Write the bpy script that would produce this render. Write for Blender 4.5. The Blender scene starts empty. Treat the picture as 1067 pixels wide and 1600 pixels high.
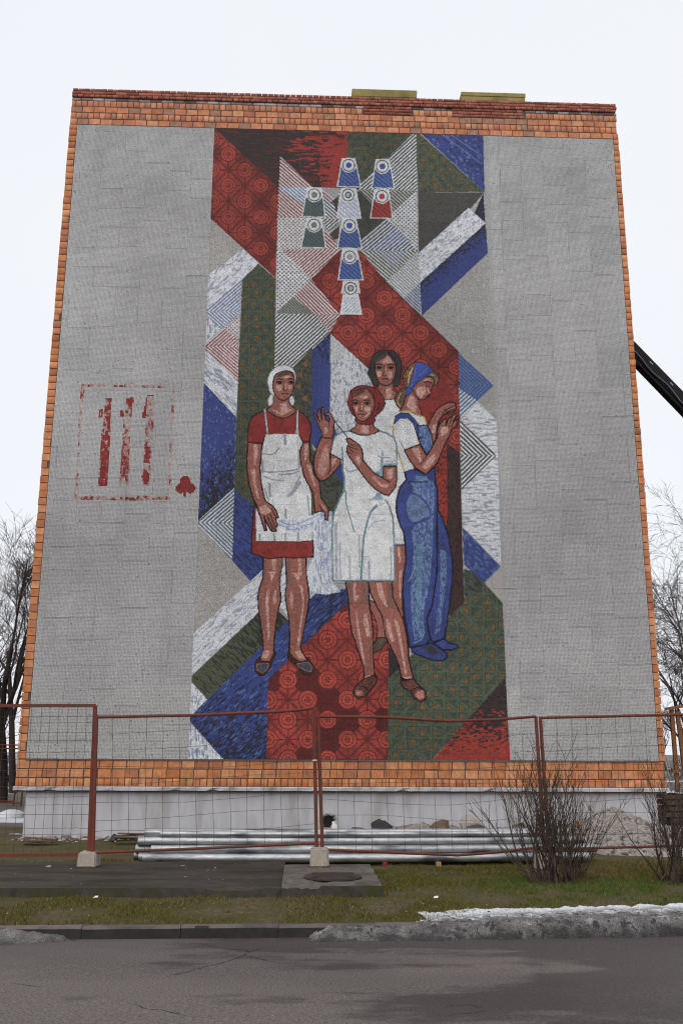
import bpy, bmesh, math, random
import numpy as np
from mathutils import Vector, Matrix
# ---------------------------------------------------------------- camera, sky, sun, exposure
scene = bpy.context.scene
COL = scene.collection
PITCH, YAW, ROLL, FPX = .2451, .0381, .0040, 1500.0
CAM = Vector((-.8251, -19.2413, 1.6615))
cy_, sy_, cp_, sp_ = math.cos(YAW), math.sin(YAW), math.cos(PITCH), math.sin(PITCH)
FWD = Vector((sy_*cp_, cy_*cp_, sp_)); _r = Vector((cy_, -sy_, 0)); _u = _r.cross(FWD)
RGT = math.cos(ROLL)*_r+math.sin(ROLL)*_u; UPV = -math.sin(ROLL)*_r+math.cos(ROLL)*_u
cam_d = bpy.data.cameras.new('camera'); cam = bpy.data.objects.new('camera', cam_d); COL.objects.link(cam)
cam_d.sensor_fit = 'HORIZONTAL'; cam_d.sensor_width = 36.0; cam_d.lens = 36.0*FPX/1067.0
cam_d.clip_start = .1; cam_d.clip_end = 3000
cam.matrix_world = Matrix(((RGT.x, UPV.x, -FWD.x, CAM.x), (RGT.y, UPV.y, -FWD.y, CAM.y), (RGT.z, UPV.z, -FWD.z, CAM.z), (0, 0, 0, 1)))
scene.camera = cam
def at(px, py, Y):
    """point of the vertical plane y=Y seen at a survey pixel"""
    d = FWD+RGT*((px-533.5)/FPX)-UPV*((py-800)/FPX)
    return CAM+d*((Y-CAM.y)/d.y)
SUN_EL, SUN_AZ = math.radians(48), math.radians(200)      # azimuth clockwise from +y
world = bpy.data.worlds.new('World'); scene.world = world; world.use_nodes = True
wn, wl = world.node_tree.nodes, world.node_tree.links
for n in list(wn): wn.remove(n)
w_out = wn.new('ShaderNodeOutputWorld'); w_bg = wn.new('ShaderNodeBackground'); w_sky = wn.new('ShaderNodeTexSky')
w_sky.sky_type = 'NISHITA'; w_sky.sun_disc = False; w_sky.sun_elevation = SUN_EL; w_sky.sun_rotation = SUN_AZ
w_sky.air_density = 1.0; w_sky.dust_density = 4.0
# closed cloud deck over that sky: pale, softly mottled
w_tc = wn.new('ShaderNodeTexCoord'); w_no = wn.new('ShaderNodeTexNoise'); w_no.inputs['Scale'].default_value = 1.6; w_no.inputs['Detail'].default_value = 3
w_rp = wn.new('ShaderNodeValToRGB'); w_rp.color_ramp.elements[0].position = .3; w_rp.color_ramp.elements[1].position = .7
w_rp.color_ramp.elements[0].color = (9.1, 9.35, 9.9, 1); w_rp.color_ramp.elements[1].color = (9.8, 9.95, 10.35, 1)
w_mx = wn.new('ShaderNodeMix'); w_mx.data_type = 'RGBA'; w_mx.inputs[0].default_value = .92
wl.new(w_tc.outputs['Generated'], w_no.inputs['Vector']); wl.new(w_no.outputs['Fac'], w_rp.inputs[0])
wl.new(w_sky.outputs[0], w_mx.inputs[6]); wl.new(w_rp.outputs[0], w_mx.inputs[7])
wl.new(w_mx.outputs[2], w_bg.inputs[0]); w_bg.inputs[1].default_value = .1; wl.new(w_bg.outputs[0], w_out.inputs[0])
sun_d = bpy.data.lights.new('sun', 'SUN'); sun_d.energy = 1.5; sun_d.angle = math.radians(60); sun_d.color = (1, .97, .93)
sun = bpy.data.objects.new('sun', sun_d); COL.objects.link(sun)
_sd = Vector((math.sin(SUN_AZ)*math.cos(SUN_EL), math.cos(SUN_AZ)*math.cos(SUN_EL), math.sin(SUN_EL)))
sun.rotation_euler = (-_sd).to_track_quat('-Z', 'Y').to_euler()
vs = scene.view_settings; vs.view_transform = 'Standard'; vs.look = 'None'; vs.exposure = 0; vs.gamma = 1; vs.use_curve_mapping = False
scene.cycles.filter_width = 1.15; scene.cycles.max_bounces = 6; scene.cycles.diffuse_bounces = 3; scene.cycles.glossy_bounces = 3
# ---------------------------------------------------------------- helpers
def lin(c):
    return tuple(((v/255)/12.92 if v/255 <= .04045 else ((v/255+.055)/1.055)**2.4) for v in c)
def mat(name, c1, c2=None, scale=8., rough=.85, bump=0., bscale=60., c3=None, scale3=1.5, pos3=(.5, .62), spec=.3, rnd=0., metal=0., stretch=None, mul=False, shift=(0, 0, 0)):
    """procedural surface: two-tone noise, optional third tone in patches, per-object variation, fine relief"""
    m = bpy.data.materials.new(name); m.use_nodes = True; nt = m.node_tree; N, L = nt.nodes, nt.links
    p = N['Principled BSDF']; p.inputs['Roughness'].default_value = rough; p.inputs['Specular IOR Level'].default_value = spec; p.inputs['Metallic'].default_value = metal
    tc = N.new('ShaderNodeTexCoord'); geo = N.new('ShaderNodeNewGeometry'); src = geo.outputs['Position']
    if stretch:
        mp = N.new('ShaderNodeMapping'); mp.inputs['Scale'].default_value = stretch; mp.inputs['Location'].default_value = shift; L.new(src, mp.inputs[0]); src = mp.outputs[0]
    no = N.new('ShaderNodeTexNoise'); no.inputs['Scale'].default_value = scale; no.inputs['Detail'].default_value = 6; no.inputs['Roughness'].default_value = .65
    L.new(src, no.inputs['Vector'])
    rp = N.new('ShaderNodeValToRGB'); e = rp.color_ramp.elements; e[0].position = .32; e[1].position = .68
    e[0].color = (*c1, 1); e[1].color = (*(c2 or c1), 1); L.new(no.outputs['Fac'], rp.inputs[0]); out = rp.outputs[0]
    if c3:
        n3 = N.new('ShaderNodeTexNoise'); n3.inputs['Scale'].default_value = scale3; n3.inputs['Detail'].default_value = 5; L.new(src, n3.inputs['Vector'])
        mr = N.new('ShaderNodeMapRange'); mr.inputs[1].default_value = pos3[0]; mr.inputs[2].default_value = pos3[1]; L.new(n3.outputs['Fac'], mr.inputs[0])
        mx = N.new('ShaderNodeMix'); mx.data_type = 'RGBA'; mx.blend_type = 'MULTIPLY' if mul else 'MIX'; L.new(mr.outputs[0], mx.inputs[0]); L.new(out, mx.inputs[6]); mx.inputs[7].default_value = (*c3, 1); out = mx.outputs[2]
    if rnd:
        oi = N.new('ShaderNodeObjectInfo'); hs = N.new('ShaderNodeHueSaturation'); mr2 = N.new('ShaderNodeMapRange')
        mr2.inputs[3].default_value = 1-rnd; mr2.inputs[4].default_value = 1+rnd; L.new(oi.outputs['Random'], mr2.inputs[0]); L.new(mr2.outputs[0], hs.inputs['Value']); L.new(out, hs.inputs['Color']); out = hs.outputs[0]
    L.new(out, p.inputs['Base Color'])
    if bump:
        nb = N.new('ShaderNodeTexNoise'); nb.inputs['Scale'].default_value = bscale; nb.inputs['Detail'].default_value = 4; L.new(src, nb.inputs['Vector'])
        b = N.new('ShaderNodeBump'); b.inputs['Strength'].default_value = bump; b.inputs['Distance'].default_value = .01; L.new(nb.outputs['Fac'], b.inputs['Height']); L.new(b.outputs[0], p.inputs['Normal'])
    return m
def mat_attr(name, rough=.6, spec=.3, bump=0., bscale=80., gain=1.):
    m = bpy.data.materials.new(name); m.use_nodes = True; N, L = m.node_tree.nodes, m.node_tree.links
    p = N['Principled BSDF']; p.inputs['Roughness'].default_value = rough; p.inputs['Specular IOR Level'].default_value = spec
    a = N.new('ShaderNodeAttribute'); a.attribute_name = 'tone'; L.new(a.outputs['Color'], p.inputs['Base Color'])
    if bump:
        geo = N.new('ShaderNodeNewGeometry'); nb = N.new('ShaderNodeTexNoise'); nb.inputs['Scale'].default_value = bscale; L.new(geo.outputs['Position'], nb.inputs['Vector'])
        b = N.new('ShaderNodeBump'); b.inputs['Strength'].default_value = bump; b.inputs['Distance'].default_value = .01; L.new(nb.outputs['Fac'], b.inputs['Height']); L.new(b.outputs[0], p.inputs['Normal'])
    return m
def tag(o, label=None, cat=None, group=None, kind=None):
    if label: o['label'] = label
    if cat: o['category'] = cat
    if group: o['group'] = group
    if kind: o['kind'] = kind
    return o
def link(name, me, m=None, parent=None):
    o = bpy.data.objects.new(name, me); COL.objects.link(o)
    if m is not None and len(me.materials) == 0: me.materials.append(m)
    if parent is not None: o.parent = parent
    return o
def empty(name, loc=(0, 0, 0)):
    o = bpy.data.objects.new(name, None); COL.objects.link(o); o.location = loc; o.empty_display_size = .2; return o
def mesh_np(name, V, Fq, tone=None, smooth=False):
    """fast mesh from numpy arrays; Fq is (n,3) or (n,4); tone per face (n,3) linear"""
    me = bpy.data.meshes.new(name); V = np.asarray(V, np.float32); Fq = np.asarray(Fq, np.int32); k = Fq.shape[1]
    me.vertices.add(len(V)); me.vertices.foreach_set('co', V.ravel())
    me.loops.add(Fq.size); me.loops.foreach_set('vertex_index', Fq.ravel())
    me.polygons.add(len(Fq)); me.polygons.foreach_set('loop_start', np.arange(0, Fq.size, k, dtype=np.int32))
    if smooth: me.polygons.foreach_set('use_smooth', np.ones(len(Fq), bool))
    me.update(calc_edges=True)
    if tone is not None:
        at_ = me.attributes.new('tone', 'FLOAT_COLOR', 'FACE'); c = np.ones((len(Fq), 4), np.float32); c[:, :3] = tone
        at_.data.foreach_set('color', c.ravel())
    return me
class MB:
    """collects boxes, bars and tubes into one mesh"""
    def __init__(s): s.v, s.f = [], []
    def add(s, vs_, fs):
        n = len(s.v); s.v += [tuple(v) for v in vs_]; s.f += [tuple(i+n for i in f) for f in fs]; return s
    def box(s, x0, x1, y0, y1, z0, z1):
        return s.add([(x0, y0, z0), (x1, y0, z0), (x1, y1, z0), (x0, y1, z0), (x0, y0, z1), (x1, y0, z1), (x1, y1, z1), (x0, y1, z1)],
                     [(0, 3, 2, 1), (4, 5, 6, 7), (0, 1, 5, 4), (1, 2, 6, 5), (2, 3, 7, 6), (3, 0, 4, 7)])
    def tube(s, pts, r, n=6, cap=True):
        pts = [Vector(p) for p in pts]; rs = r if isinstance(r, (list, tuple)) else [r]*len(pts); rings = []; ref = None
        for i, p in enumerate(pts):
            d = (pts[min(i+1, len(pts)-1)]-pts[max(i-1, 0)]).normalized()
            if ref is None: ref = Vector((0, 0, 1)) if abs(d.z) < .9 else Vector((1, 0, 0))
            a = d.cross(ref).normalized(); b = a.cross(d); ref = b
            rings.append([p+a*(math.cos(2*math.pi*k/n)*rs[i])+b*(math.sin(2*math.pi*k/n)*rs[i]) for k in range(n)])
        vs_ = [v for q in rings for v in q]; fs = []
        for i in range(len(pts)-1):
            for k in range(n):
                k2 = (k+1) % n; fs.append((i*n+k, i*n+k2, (i+1)*n+k2, (i+1)*n+k))
        if cap: fs += [tuple(range(n-1, -1, -1)), tuple((len(pts)-1)*n+k for k in range(n))]
        return s.add(vs_, fs)
    def bar(s, p, q, w, h=None, up=(0, 0, 1)):
        h = h or w; p, q = Vector(p), Vector(q); d = (q-p).normalized(); u = Vector(up)
        if abs(d.dot(u)) > .95: u = Vector((0, 1, 0))
        a = d.cross(u).normalized()*(w/2); b = a.cross(d).normalized()*(h/2)
        vs_ = [c+sa*a+sb*b for c in (p, q) for sa, sb in ((-1, -1), (1, -1), (1, 1), (-1, 1))]
        return s.add(vs_, [(0, 3, 2, 1), (4, 5, 6, 7), (0, 1, 5, 4), (1, 2, 6, 5), (2, 3, 7, 6), (3, 0, 4, 7)])
    def build(s, name, m, parent=None, smooth=False, bevel=0., org=None):
        me = bpy.data.meshes.new(name); v = s.v
        if org is not None: v = [(x-org[0], y-org[1], z-org[2]) for x, y, z in v]
        me.from_pydata(v, [], s.f); me.validate()
        bm = bmesh.new(); bm.from_mesh(me); bmesh.ops.recalc_face_normals(bm, faces=bm.faces)
        if bevel: bmesh.ops.bevel(bm, geom=bm.edges[:], offset=bevel, segments=2, affect='EDGES', profile=.6)
        if smooth:
            for f in bm.faces: f.smooth = True
        bm.to_mesh(me); bm.free()
        o = link(name, me, m, parent)
        if org is not None and parent is None: o.location = org
        return o
def rock(name, loc, size, m, seed, parent=None, sub=2, squash=(1, 1, .7), cut=True):
    bm = bmesh.new(); bmesh.ops.create_icosphere(bm, subdivisions=sub, radius=1); r = random.Random(seed)
    dirs = [(Vector((r.gauss(0, 1), r.gauss(0, 1), r.gauss(0, 1))).normalized(), r.uniform(.55, .85)) for _ in range(9)]
    for v in bm.verts:
        c = v.co.copy()
        if cut:
            for d, k in dirs:
                t = c.dot(d)
                if t > k: c -= d*(t-k)
        c *= 1+r.uniform(-.05, .05)
        v.co = Vector((c.x*squash[0], c.y*squash[1], c.z*squash[2]))*size
    me = bpy.data.meshes.new(name); bm.to_mesh(me); bm.free(); o = link(name, me, m, parent); o.location = loc; o.rotation_euler.z = r.uniform(0, 6); return o
# ---------------------------------------------------------------- mosaic design
# The wall picture is drawn as flat shapes on a drawing sheet (units: sheet px)
# and then turned into real tesserae, one colour per tile.
SX0, SY0, SW, SH, SS = 100, 185, 700, 1015, 2
SHEET = np.zeros((SH*SS, SW*SS, 3), np.float32); SHEET[:] = (146, 143, 140)
PART = np.zeros((SH*SS, SW*SS), np.uint8)
_rng = np.random.default_rng(7)
cur_part = 1

def hsh(i, j, s=0):
    v = np.sin(i*127.1 + j*311.7 + s*74.7)*43758.5453
    return v - np.floor(v)
def vnoise(x, y, s=0):
    xi, yi = np.floor(x), np.floor(y); fx, fy = x-xi, y-yi
    fx = fx*fx*(3-2*fx); fy = fy*fy*(3-2*fy)
    return ((hsh(xi, yi, s)*(1-fx)+hsh(xi+1, yi, s)*fx)*(1-fy) +
            (hsh(xi, yi+1, s)*(1-fx)+hsh(xi+1, yi+1, s)*fx)*fy)
def smooth_pts(P, n=5):
    P = np.asarray(P, float); N = len(P); out = []
    for i in range(N):
        p0, p1, p2, p3 = P[i-1], P[i], P[(i+1) % N], P[(i+2) % N]
        for t in np.arange(n)/n:
            out.append(.5*((2*p1)+(-p0+p2)*t+(2*p0-5*p1+4*p2-p3)*t*t+(-p0+3*p1-3*p2+p3)*t**3))
    return np.array(out)
def smooth_open(P, n=5):
    P = np.asarray(P, float); Q = np.vstack([2*P[0]-P[1], P, 2*P[-1]-P[-2]]); out = []
    for i in range(1, len(Q)-2):
        p0, p1, p2, p3 = Q[i-1], Q[i], Q[i+1], Q[i+2]
        for t in np.arange(n)/n:
            out.append(.5*((2*p1)+(-p0+p2)*t+(2*p0-5*p1+4*p2-p3)*t*t+(-p0+3*p1-3*p2+p3)*t**3))
    out.append(P[-1]); return np.array(out)
def bbox(P, pad=1):
    x0 = max(int((P[:, 0].min()-SX0-pad)*SS), 0); x1 = min(int((P[:, 0].max()-SX0+pad)*SS)+1, SW*SS)
    y0 = max(int((P[:, 1].min()-SY0-pad)*SS), 0); y1 = min(int((P[:, 1].max()-SY0+pad)*SS)+1, SH*SS)
    return x0, x1, y0, y1
def grid(x0, x1, y0, y1):
    return np.meshgrid(SX0+(np.arange(x0, x1)+.5)/SS, SY0+(np.arange(y0, y1)+.5)/SS)
def put(bx, m, col, X, Y):
    x0, x1, y0, y1 = bx
    if m.size == 0 or not m.any(): return
    a = SHEET[y0:y1, x0:x1]
    if callable(col):
        a[m] = np.stack(np.broadcast_arrays(*col(X[m], Y[m])), -1)
    else:
        a[m] = col
    PART[y0:y1, x0:x1][m] = cur_part
def poly(P, col, sm=False, ol=None, w=2.0):
    P = smooth_pts(P) if sm else np.asarray(P, float)
    bx = bbox(P); X, Y = grid(*bx); m = np.zeros(X.shape, bool)
    for (xa, ya), (xb, yb) in zip(P, np.roll(P, -1, 0)):
        if ya == yb: continue
        c = (Y < ya) != (Y < yb)
        m ^= c & (X < (xb-xa)*(Y-ya)/(yb-ya)+xa)
    put(bx, m, col, X, Y)
    if ol is not None: line(np.vstack([P, P[:1]]), ol, w)
def line(P, col, w=2.0, sm=False):
    P = smooth_open(P) if sm else np.asarray(P, float)
    if not callable(col) and sum(col) < 150: w *= 1.18
    for a, b in zip(P[:-1], P[1:]):
        bx = bbox(np.array([a, b]), w); X, Y = grid(*bx)
        d = b-a; L = d@d+1e-9
        t = np.clip(((X-a[0])*d[0]+(Y-a[1])*d[1])/L, 0, 1)
        m = (X-a[0]-t*d[0])**2+(Y-a[1]-t*d[1])**2 < (w/2)**2
        put(bx, m, col, X, Y)
def disk(cx, cy, r, col, ry=None):
    ry = ry or r
    bx = bbox(np.array([[cx-r, cy-ry], [cx+r, cy+ry]])); X, Y = grid(*bx)
    put(bx, ((X-cx)/r)**2+((Y-cy)/ry)**2 < 1, col, X, Y)
def mix(a, b, t):
    return [a[k]*(1-t)+b[k]*t for k in range(3)]
def noisy(col, amp=.07, s=3):
    def f(X, Y):
        n = 1+amp*(hsh(np.floor(X/1.5), np.floor(Y/1.5), s)-.5)*2+amp*(vnoise(X/9, Y/9, s)-.5)*1.4
        return [c*n for c in col]
    return f
def stripes(c1, c2, ang, per, ph=0., duty=.5, soft=.6, hole=.0):
    ca, sa = math.cos(math.radians(ang)), math.sin(math.radians(ang))
    def f(X, Y):
        v = (X*-sa+Y*ca)/per+ph; k = np.abs((v-np.floor(v))-.5)*2      # 0 mid .. 1 edge
        t = np.clip((duty-k)*per/soft*.5+.5, 0, 1)
        n = 1+.10*(hsh(np.floor(X/1.5), np.floor(Y/1.5), 5)-.5)*2
        return [q*n for q in mix(c1, c2, t)]
    return f
def hatch(c1, c2, per, soft=.7):
    def f(X, Y):
        t = np.zeros_like(X)
        for ca, sa in ((.743, .669), (.743, -.669)):
            v = (X*-sa+Y*ca)/per; k = np.abs((v-np.floor(v))-.5)*2
            t = np.maximum(t, np.clip((.48-k)*per/soft*.5+.5, 0, 1))
        n = 1+.12*(hsh(np.floor(X/1.5), np.floor(Y/1.5), 6)-.5)*2
        return [q*n for q in mix(c1, c2, t)]
    return f
def streak(c1, c2, ang, dens=.3, L=9., w=1.7, s=1, grad=None, c3=None, d3=0.):
    """rows of tesserae along a direction: runs of c2 (and c3) among c1"""
    ca, sa = math.cos(math.radians(ang)), math.sin(math.radians(ang))
    def f(X, Y):
        u = X*ca+Y*sa; v = np.floor((-X*sa+Y*ca)/w)
        ll = L*(.6+.9*hsh(v, 3, s))
        cell = np.floor(u/ll+hsh(v, 9, s)*13)
        h = hsh(cell, v, s); h2 = hsh(cell, v, s+11)
        d = dens if grad is None else np.clip(grad(X, Y), 0, 1)
        t = (h < d).astype(float)
        out = mix(c1, c2, t)
        if c3 is not None:
            out = mix(out, c3, (h2 < d3).astype(float)*(1-t))
        n = 1+.09*(hsh(np.floor(u/1.6), v, s+2)-.5)*2
        return [q*n for q in out]
    return f
RED, REDB, DRED = (142, 60, 53), (154, 67, 56), (76, 33, 33)
GRN, GRNL, ORA = (64, 69, 57), (74, 83, 68), (112, 82, 48)
BLU, WHT, BLK = (54, 63, 112), (188, 190, 195), (44, 40, 42)
def red_carpet(cx, cy, d, tone=1., dy=None, dark=.45, cut=.6):
    dy = dy or d
    def f(X, Y):
        u = (X-cx)/d; v = (Y-cy)/dy
        iu, iv = np.round(u), np.round(v)
        # nearest ring centre has (iu+iv) even
        odd = ((iu+iv) % 2) != 0
        fu, fv = u-iu, v-iv
        alt = np.where(np.abs(fu) > np.abs(fv), iu+np.sign(fu+1e-9), iu)
        alv = np.where(np.abs(fu) > np.abs(fv), iv, iv+np.sign(fv+1e-9))
        ru = np.where(odd, alt, iu); rv = np.where(odd, alv, iv)
        r = np.hypot(u-ru, v-rv)
        nu = np.where(odd, iu, alt); nv = np.where(odd, iv, alv)      # nearest crossing node
        q = (nu+nv*1) % 4; dark_node = ((np.floor((nu+nv)/2) + np.floor((nu-nv)/2)) % 2) == 0
        du, dv = np.abs(u-nu), np.abs(v-nv)
        col = [np.full_like(X, c) for c in RED]
        band = vnoise(nu*.9+3.3, nv*.9+.4, 21)
        t = np.where((band > cut) & (hsh(nu, nv, 23) > .2), 1., np.where(dark_node, .3, .0))*(np.maximum(du, dv) < .78)
        t = np.maximum(t*(du+dv < 1.02), .0)
        col = mix(col, DRED, t*dark)
        ln = (np.abs(du-dv) < .055) | ((np.minimum(np.abs(u-ru), np.abs(v-rv)) < .035))
        col = mix(col, DRED, ln*.75)
        t2 = (np.abs(du-dv) < .14) & (np.abs(du-dv) > .09)
        col = mix(col, DRED, t2*.35)
        disk_ = r < .47
        col = mix(col, REDB, disk_*1.)
        for rr, ww, st in ((.47, .03, .8), (.29, .028, .75), (.39, .012, .3)):
            col = mix(col, DRED, (np.abs(r-rr) < ww)*st)
        a = np.arctan2(v-rv, u-ru)
        col = mix(col, DRED, ((r < .17) & (np.cos(a*6) > -.45))*.85)
        n = tone*(1+.10*(hsh(np.floor(X/1.5), np.floor(Y/1.5), 8)-.5)*2+.12*(vnoise(X/26, Y/26, 4)-.5))
        return [c*n for c in col]
    return f
def green_carpet(cx, cy, d, tone=1., orange=1.):
    def f(X, Y):
        u = (X-cx)/d; v = (Y-cy)/d
        iu, iv = np.floor(u), np.floor(v); fu, fv = u-iu-.5, v-iv-.5
        k = hsh(iu, iv, 31)
        col = [np.full_like(X, c) for c in GRN]
        diag = np.where(k > .5, np.abs(fu-fv), np.abs(fu+fv))
        col = mix(col, GRNL, (diag < .13)*.9)
        fr = np.maximum(np.abs(fu), np.abs(fv))
        col = mix(col, GRNL, (fr > .40)*.8)
        side = np.where(k > .5, fu-fv, fu+fv); side = np.where(hsh(iu, iv, 33) > .5, side, -side)
        tri = (side > .2) & (fr < .33)
        col = mix(col, ORA, tri*orange*(.55+.45*hsh(iu, iv, 35)))
        col = mix(col, (40, 42, 36), (np.abs(fr-.365) < .02)*.5)
        n = tone*(1+.14*(hsh(np.floor(X/1.5), np.floor(Y/1.5), 9)-.5)*2)
        return [c*n for c in col]
    return f
def Z(x0, y0, s):
    return lambda *p: [(x0+a/s, y0+b/s) for a, b in p]
# ------------------------------------------------ background shapes
cur_part = 2
poly([(332, 196), (650, 203), (756, 208), (784, 900), (796, 1192), (291, 1189), (300, 990), (318, 545), (325, 337)], noisy((145, 143, 143), .08, 2))
# left field is laid on the slant in places
poly([(325, 338), (403, 410), (321, 487)], stripes((132, 129, 126), (158, 155, 152), 42, 2.6))
poly([(297, 994), (306, 818), (363, 876), (391, 908)], stripes((134, 131, 128), (160, 157, 154), 42, 2.6))
poly([(657, 492), (762, 395), (772, 602), (717, 549)], stripes((132, 130, 128), (156, 154, 152), -42, 2.8))
poly([(772, 602), (748, 628), (776, 656)], stripes((128, 126, 122), (156, 154, 150), -42, 2.8))
poly([(756, 913), (783, 887), (786, 943)], stripes((134, 131, 128), (170, 168, 166), -42, 2.6))
def g_top(X, Y):
    return np.clip((X-440)/95+.35*(vnoise(X/30, Y/3.2, 3)-.5)*2+.0-.55*np.clip((Y-235)/60, 0, 1)*(X < 500), 0, 1)
poly([(332, 197), (544, 201), (542, 294), (436, 294)],
     streak((50, 42, 43), (136, 52, 46), 1, L=12, w=1.8, s=4, grad=g_top, c3=(78, 40, 40), d3=.2))
poly([(332, 197), (436, 292), (431, 434), (325, 337)], red_carpet(357, 240, 25.4, .92, 24.6))
poly([(544, 201), (652, 204), (652, 300), (540, 300)], green_carpet(549, 205, 15.5, .93))
poly([(650, 204), (652, 297), (560, 298), (563, 286)], stripes((62, 64, 60), (182, 184, 186), -42, 4.3))
poly([(651, 204), (757, 299), (653, 300)], green_carpet(653, 207, 15.5, .95))
poly([(653, 204), (755, 208), (757, 299)], streak(BLU, (44, 48, 78), 43, .12, 5, 1.9, 3, c3=(86, 102, 142), d3=.10))
line([(690, 208), (752, 255)], (104, 122, 160), .9); line([(704, 209), (753, 243)], (104, 122, 160), .9)
poly([(653, 300), (756, 300), (738, 322), (654, 394)], stripes((60, 61, 57), (72, 70, 68), -38, 4.4))
poly([(755, 301), (762, 395), (659, 493), (656, 438), (742, 330)],
     streak(BLU, (44, 43, 56), -42, L=2.4, w=2.2, s=6, grad=lambda X, Y: 1.0-((X-657)*.68+(Y-440)*.73+4)/26+.25*((X-740)/20)*(X > 735)))
poly([(732, 324), (759, 348), (657, 440), (657, 492), (604, 440)], streak(WHT, (144, 146, 153), -42, .28, 6, 1.7, 7))
poly([(654, 392), (657, 492), (604, 440)], stripes((122, 124, 124), (186, 188, 190), 42, 3.9))
poly([(657, 440), (657, 492), (630, 466)], stripes((82, 92, 110), (160, 164, 172), 42, 3.9))
# right striped block
poly([(556, 296), (652, 297), (604, 341), (560, 300)], stripes((64, 65, 61), (152, 153, 150), 42, 4.2))
poly([(553, 300), (562, 298), (604, 341), (566, 376), (553, 360)], noisy((60, 61, 55), .12))
poly([(650, 298), (653, 393), (603, 342)], hatch((66, 67, 66), (184, 186, 188), 4.4))
poly([(603, 342), (653, 391), (562, 391), (564, 373)], stripes((62, 66, 72), (180, 182, 184), -40, 4.6))
poly([(618, 352), (640, 376), (590, 391), (575, 391)], stripes((72, 84, 124), (180, 182, 184), -40, 4.6))
poly([(560, 391), (653, 391), (604, 440)], stripes((72, 75, 66), (176, 178, 176), 40, 4.4))
poly([(590, 391), (640, 391), (612, 420)], stripes((80, 88, 110), (176, 178, 178), 40, 4.4))
# left striped block
poly([(438, 244), (490, 292), (532, 293), (530, 343), (433, 343)], stripes((112, 62, 62), (184, 182, 182), 41, 4.2))
poly([(436, 292), (482, 292), (478, 318), (467, 314)], stripes((92, 116, 146), (184, 186, 188), 41, 4.2))
poly([(503, 293), (529, 293), (528, 317)], stripes((120, 120, 122), (160, 160, 162), -42, 2.8))
poly([(529, 305), (516, 316), (527, 330)], noisy((58, 58, 54)))
poly([(504, 305), (522, 318), (527, 340), (505, 338)], stripes((62, 68, 74), (184, 186, 188), 41, 4.2))
poly([(433, 339), (482, 339), (472, 389), (488, 436), (432, 488)], hatch((88, 74, 74), (182, 181, 182), 4.2))
poly([(432, 392), (446, 392), (488, 436), (432, 488)], hatch((64, 62, 64), (188, 188, 190), 4.4))
poly([(503, 340), (533, 342), (514, 365)], stripes((60, 64, 60), (184, 186, 186), -41, 4.2))
poly([(514, 366), (530, 352), (530, 372), (522, 374)], noisy((66, 58, 52)))
poly([(505, 356), (532, 385), (530, 391), (508, 391)], stripes((112, 58, 58), (184, 182, 182), 41, 4.2))
poly([(440, 389), (534, 389), (486, 436)], stripes((112, 58, 58), (186, 184, 184), -41, 4.1))
poly([(486, 435), (532, 491), (491, 491), (457, 463)], stripes((116, 62, 60), (186, 184, 184), 45, 4.2))
poly([(491, 490), (543, 490), (515, 520)], stripes((104, 62, 60), (184, 182, 182), -42, 4.2))
poly([(431, 489), (458, 463), (491, 491)], stripes((72, 77, 70), (132, 134, 130), 42, 3.2))
poly([(431, 490), (491, 490), (515, 519), (458, 574), (429, 574)], stripes((56, 60, 58), (190, 192, 194), -42, 4.5))
# green field behind the left woman, blue column, white field
poly([(379, 432), (403, 411), (431, 435), (429, 573), (458, 573), (488, 543), (488, 700), (537, 762), (522, 812), (400, 832), (366, 764), (371, 597)], green_carpet(372, 416, 17.5, .92))
poly([(457, 574), (488, 545), (487, 640), (470, 640)], streak((72, 72, 66), (52, 52, 50), 45, .4, 5, 1.8, 8))
for (qx, qy) in ((476, 568), (468, 585), (476, 622), (466, 603)):
    poly([(qx-5, qy), (qx+4, qy-6), (qx+4, qy+6)], noisy((112, 84, 50), .1))
poly([(516, 519), (488, 545), (486, 690), (500, 712), (537, 758), (537, 700), (516, 655)],
     streak(BLU, (42, 42, 56), 90, L=3, w=1.9, s=9, grad=lambda X, Y: (575-Y)/70-.12+.06))
poly([(500, 712), (537, 757), (532, 780), (515, 800), (500, 760)], streak((66, 71, 60), (48, 50, 46), 45, .3, 6, 2, 3))
poly([(517, 521), (577, 577), (605, 600), (605, 690), (537, 690), (516, 655)], streak((172, 174, 178), (128, 130, 136), 90, .22, 6, 1.8, 10))
poly([(517, 521), (546, 550), (518, 566)], stripes((150, 152, 152), (176, 178, 178), 42, 2.6))
# middle red field
poly([(486, 435), (533, 389), (563, 391), (604, 440), (717, 549), (719, 708), (697, 690), (697, 800), (706, 880), (640, 900), (577, 577), (515, 520), (531, 491)], red_carpet(629, 492.5, 28.3, .97, 27))
poly([(652, 590), (690, 575), (716, 640), (716, 660), (697, 690), (650, 690), (650, 640)], noisy((116, 46, 42), .16, 7))
poly([(680, 690), (698, 690), (700, 800), (706, 890), (690, 900)], streak((134, 52, 44), (66, 34, 34), 90, .3, 2, 2, 12))
poly([(698, 691), (719, 708), (725, 944), (702, 965), (690, 900), (699, 800)], streak((62, 44, 44), (46, 36, 38), 90, .4, 4, 2, 13))
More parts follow.
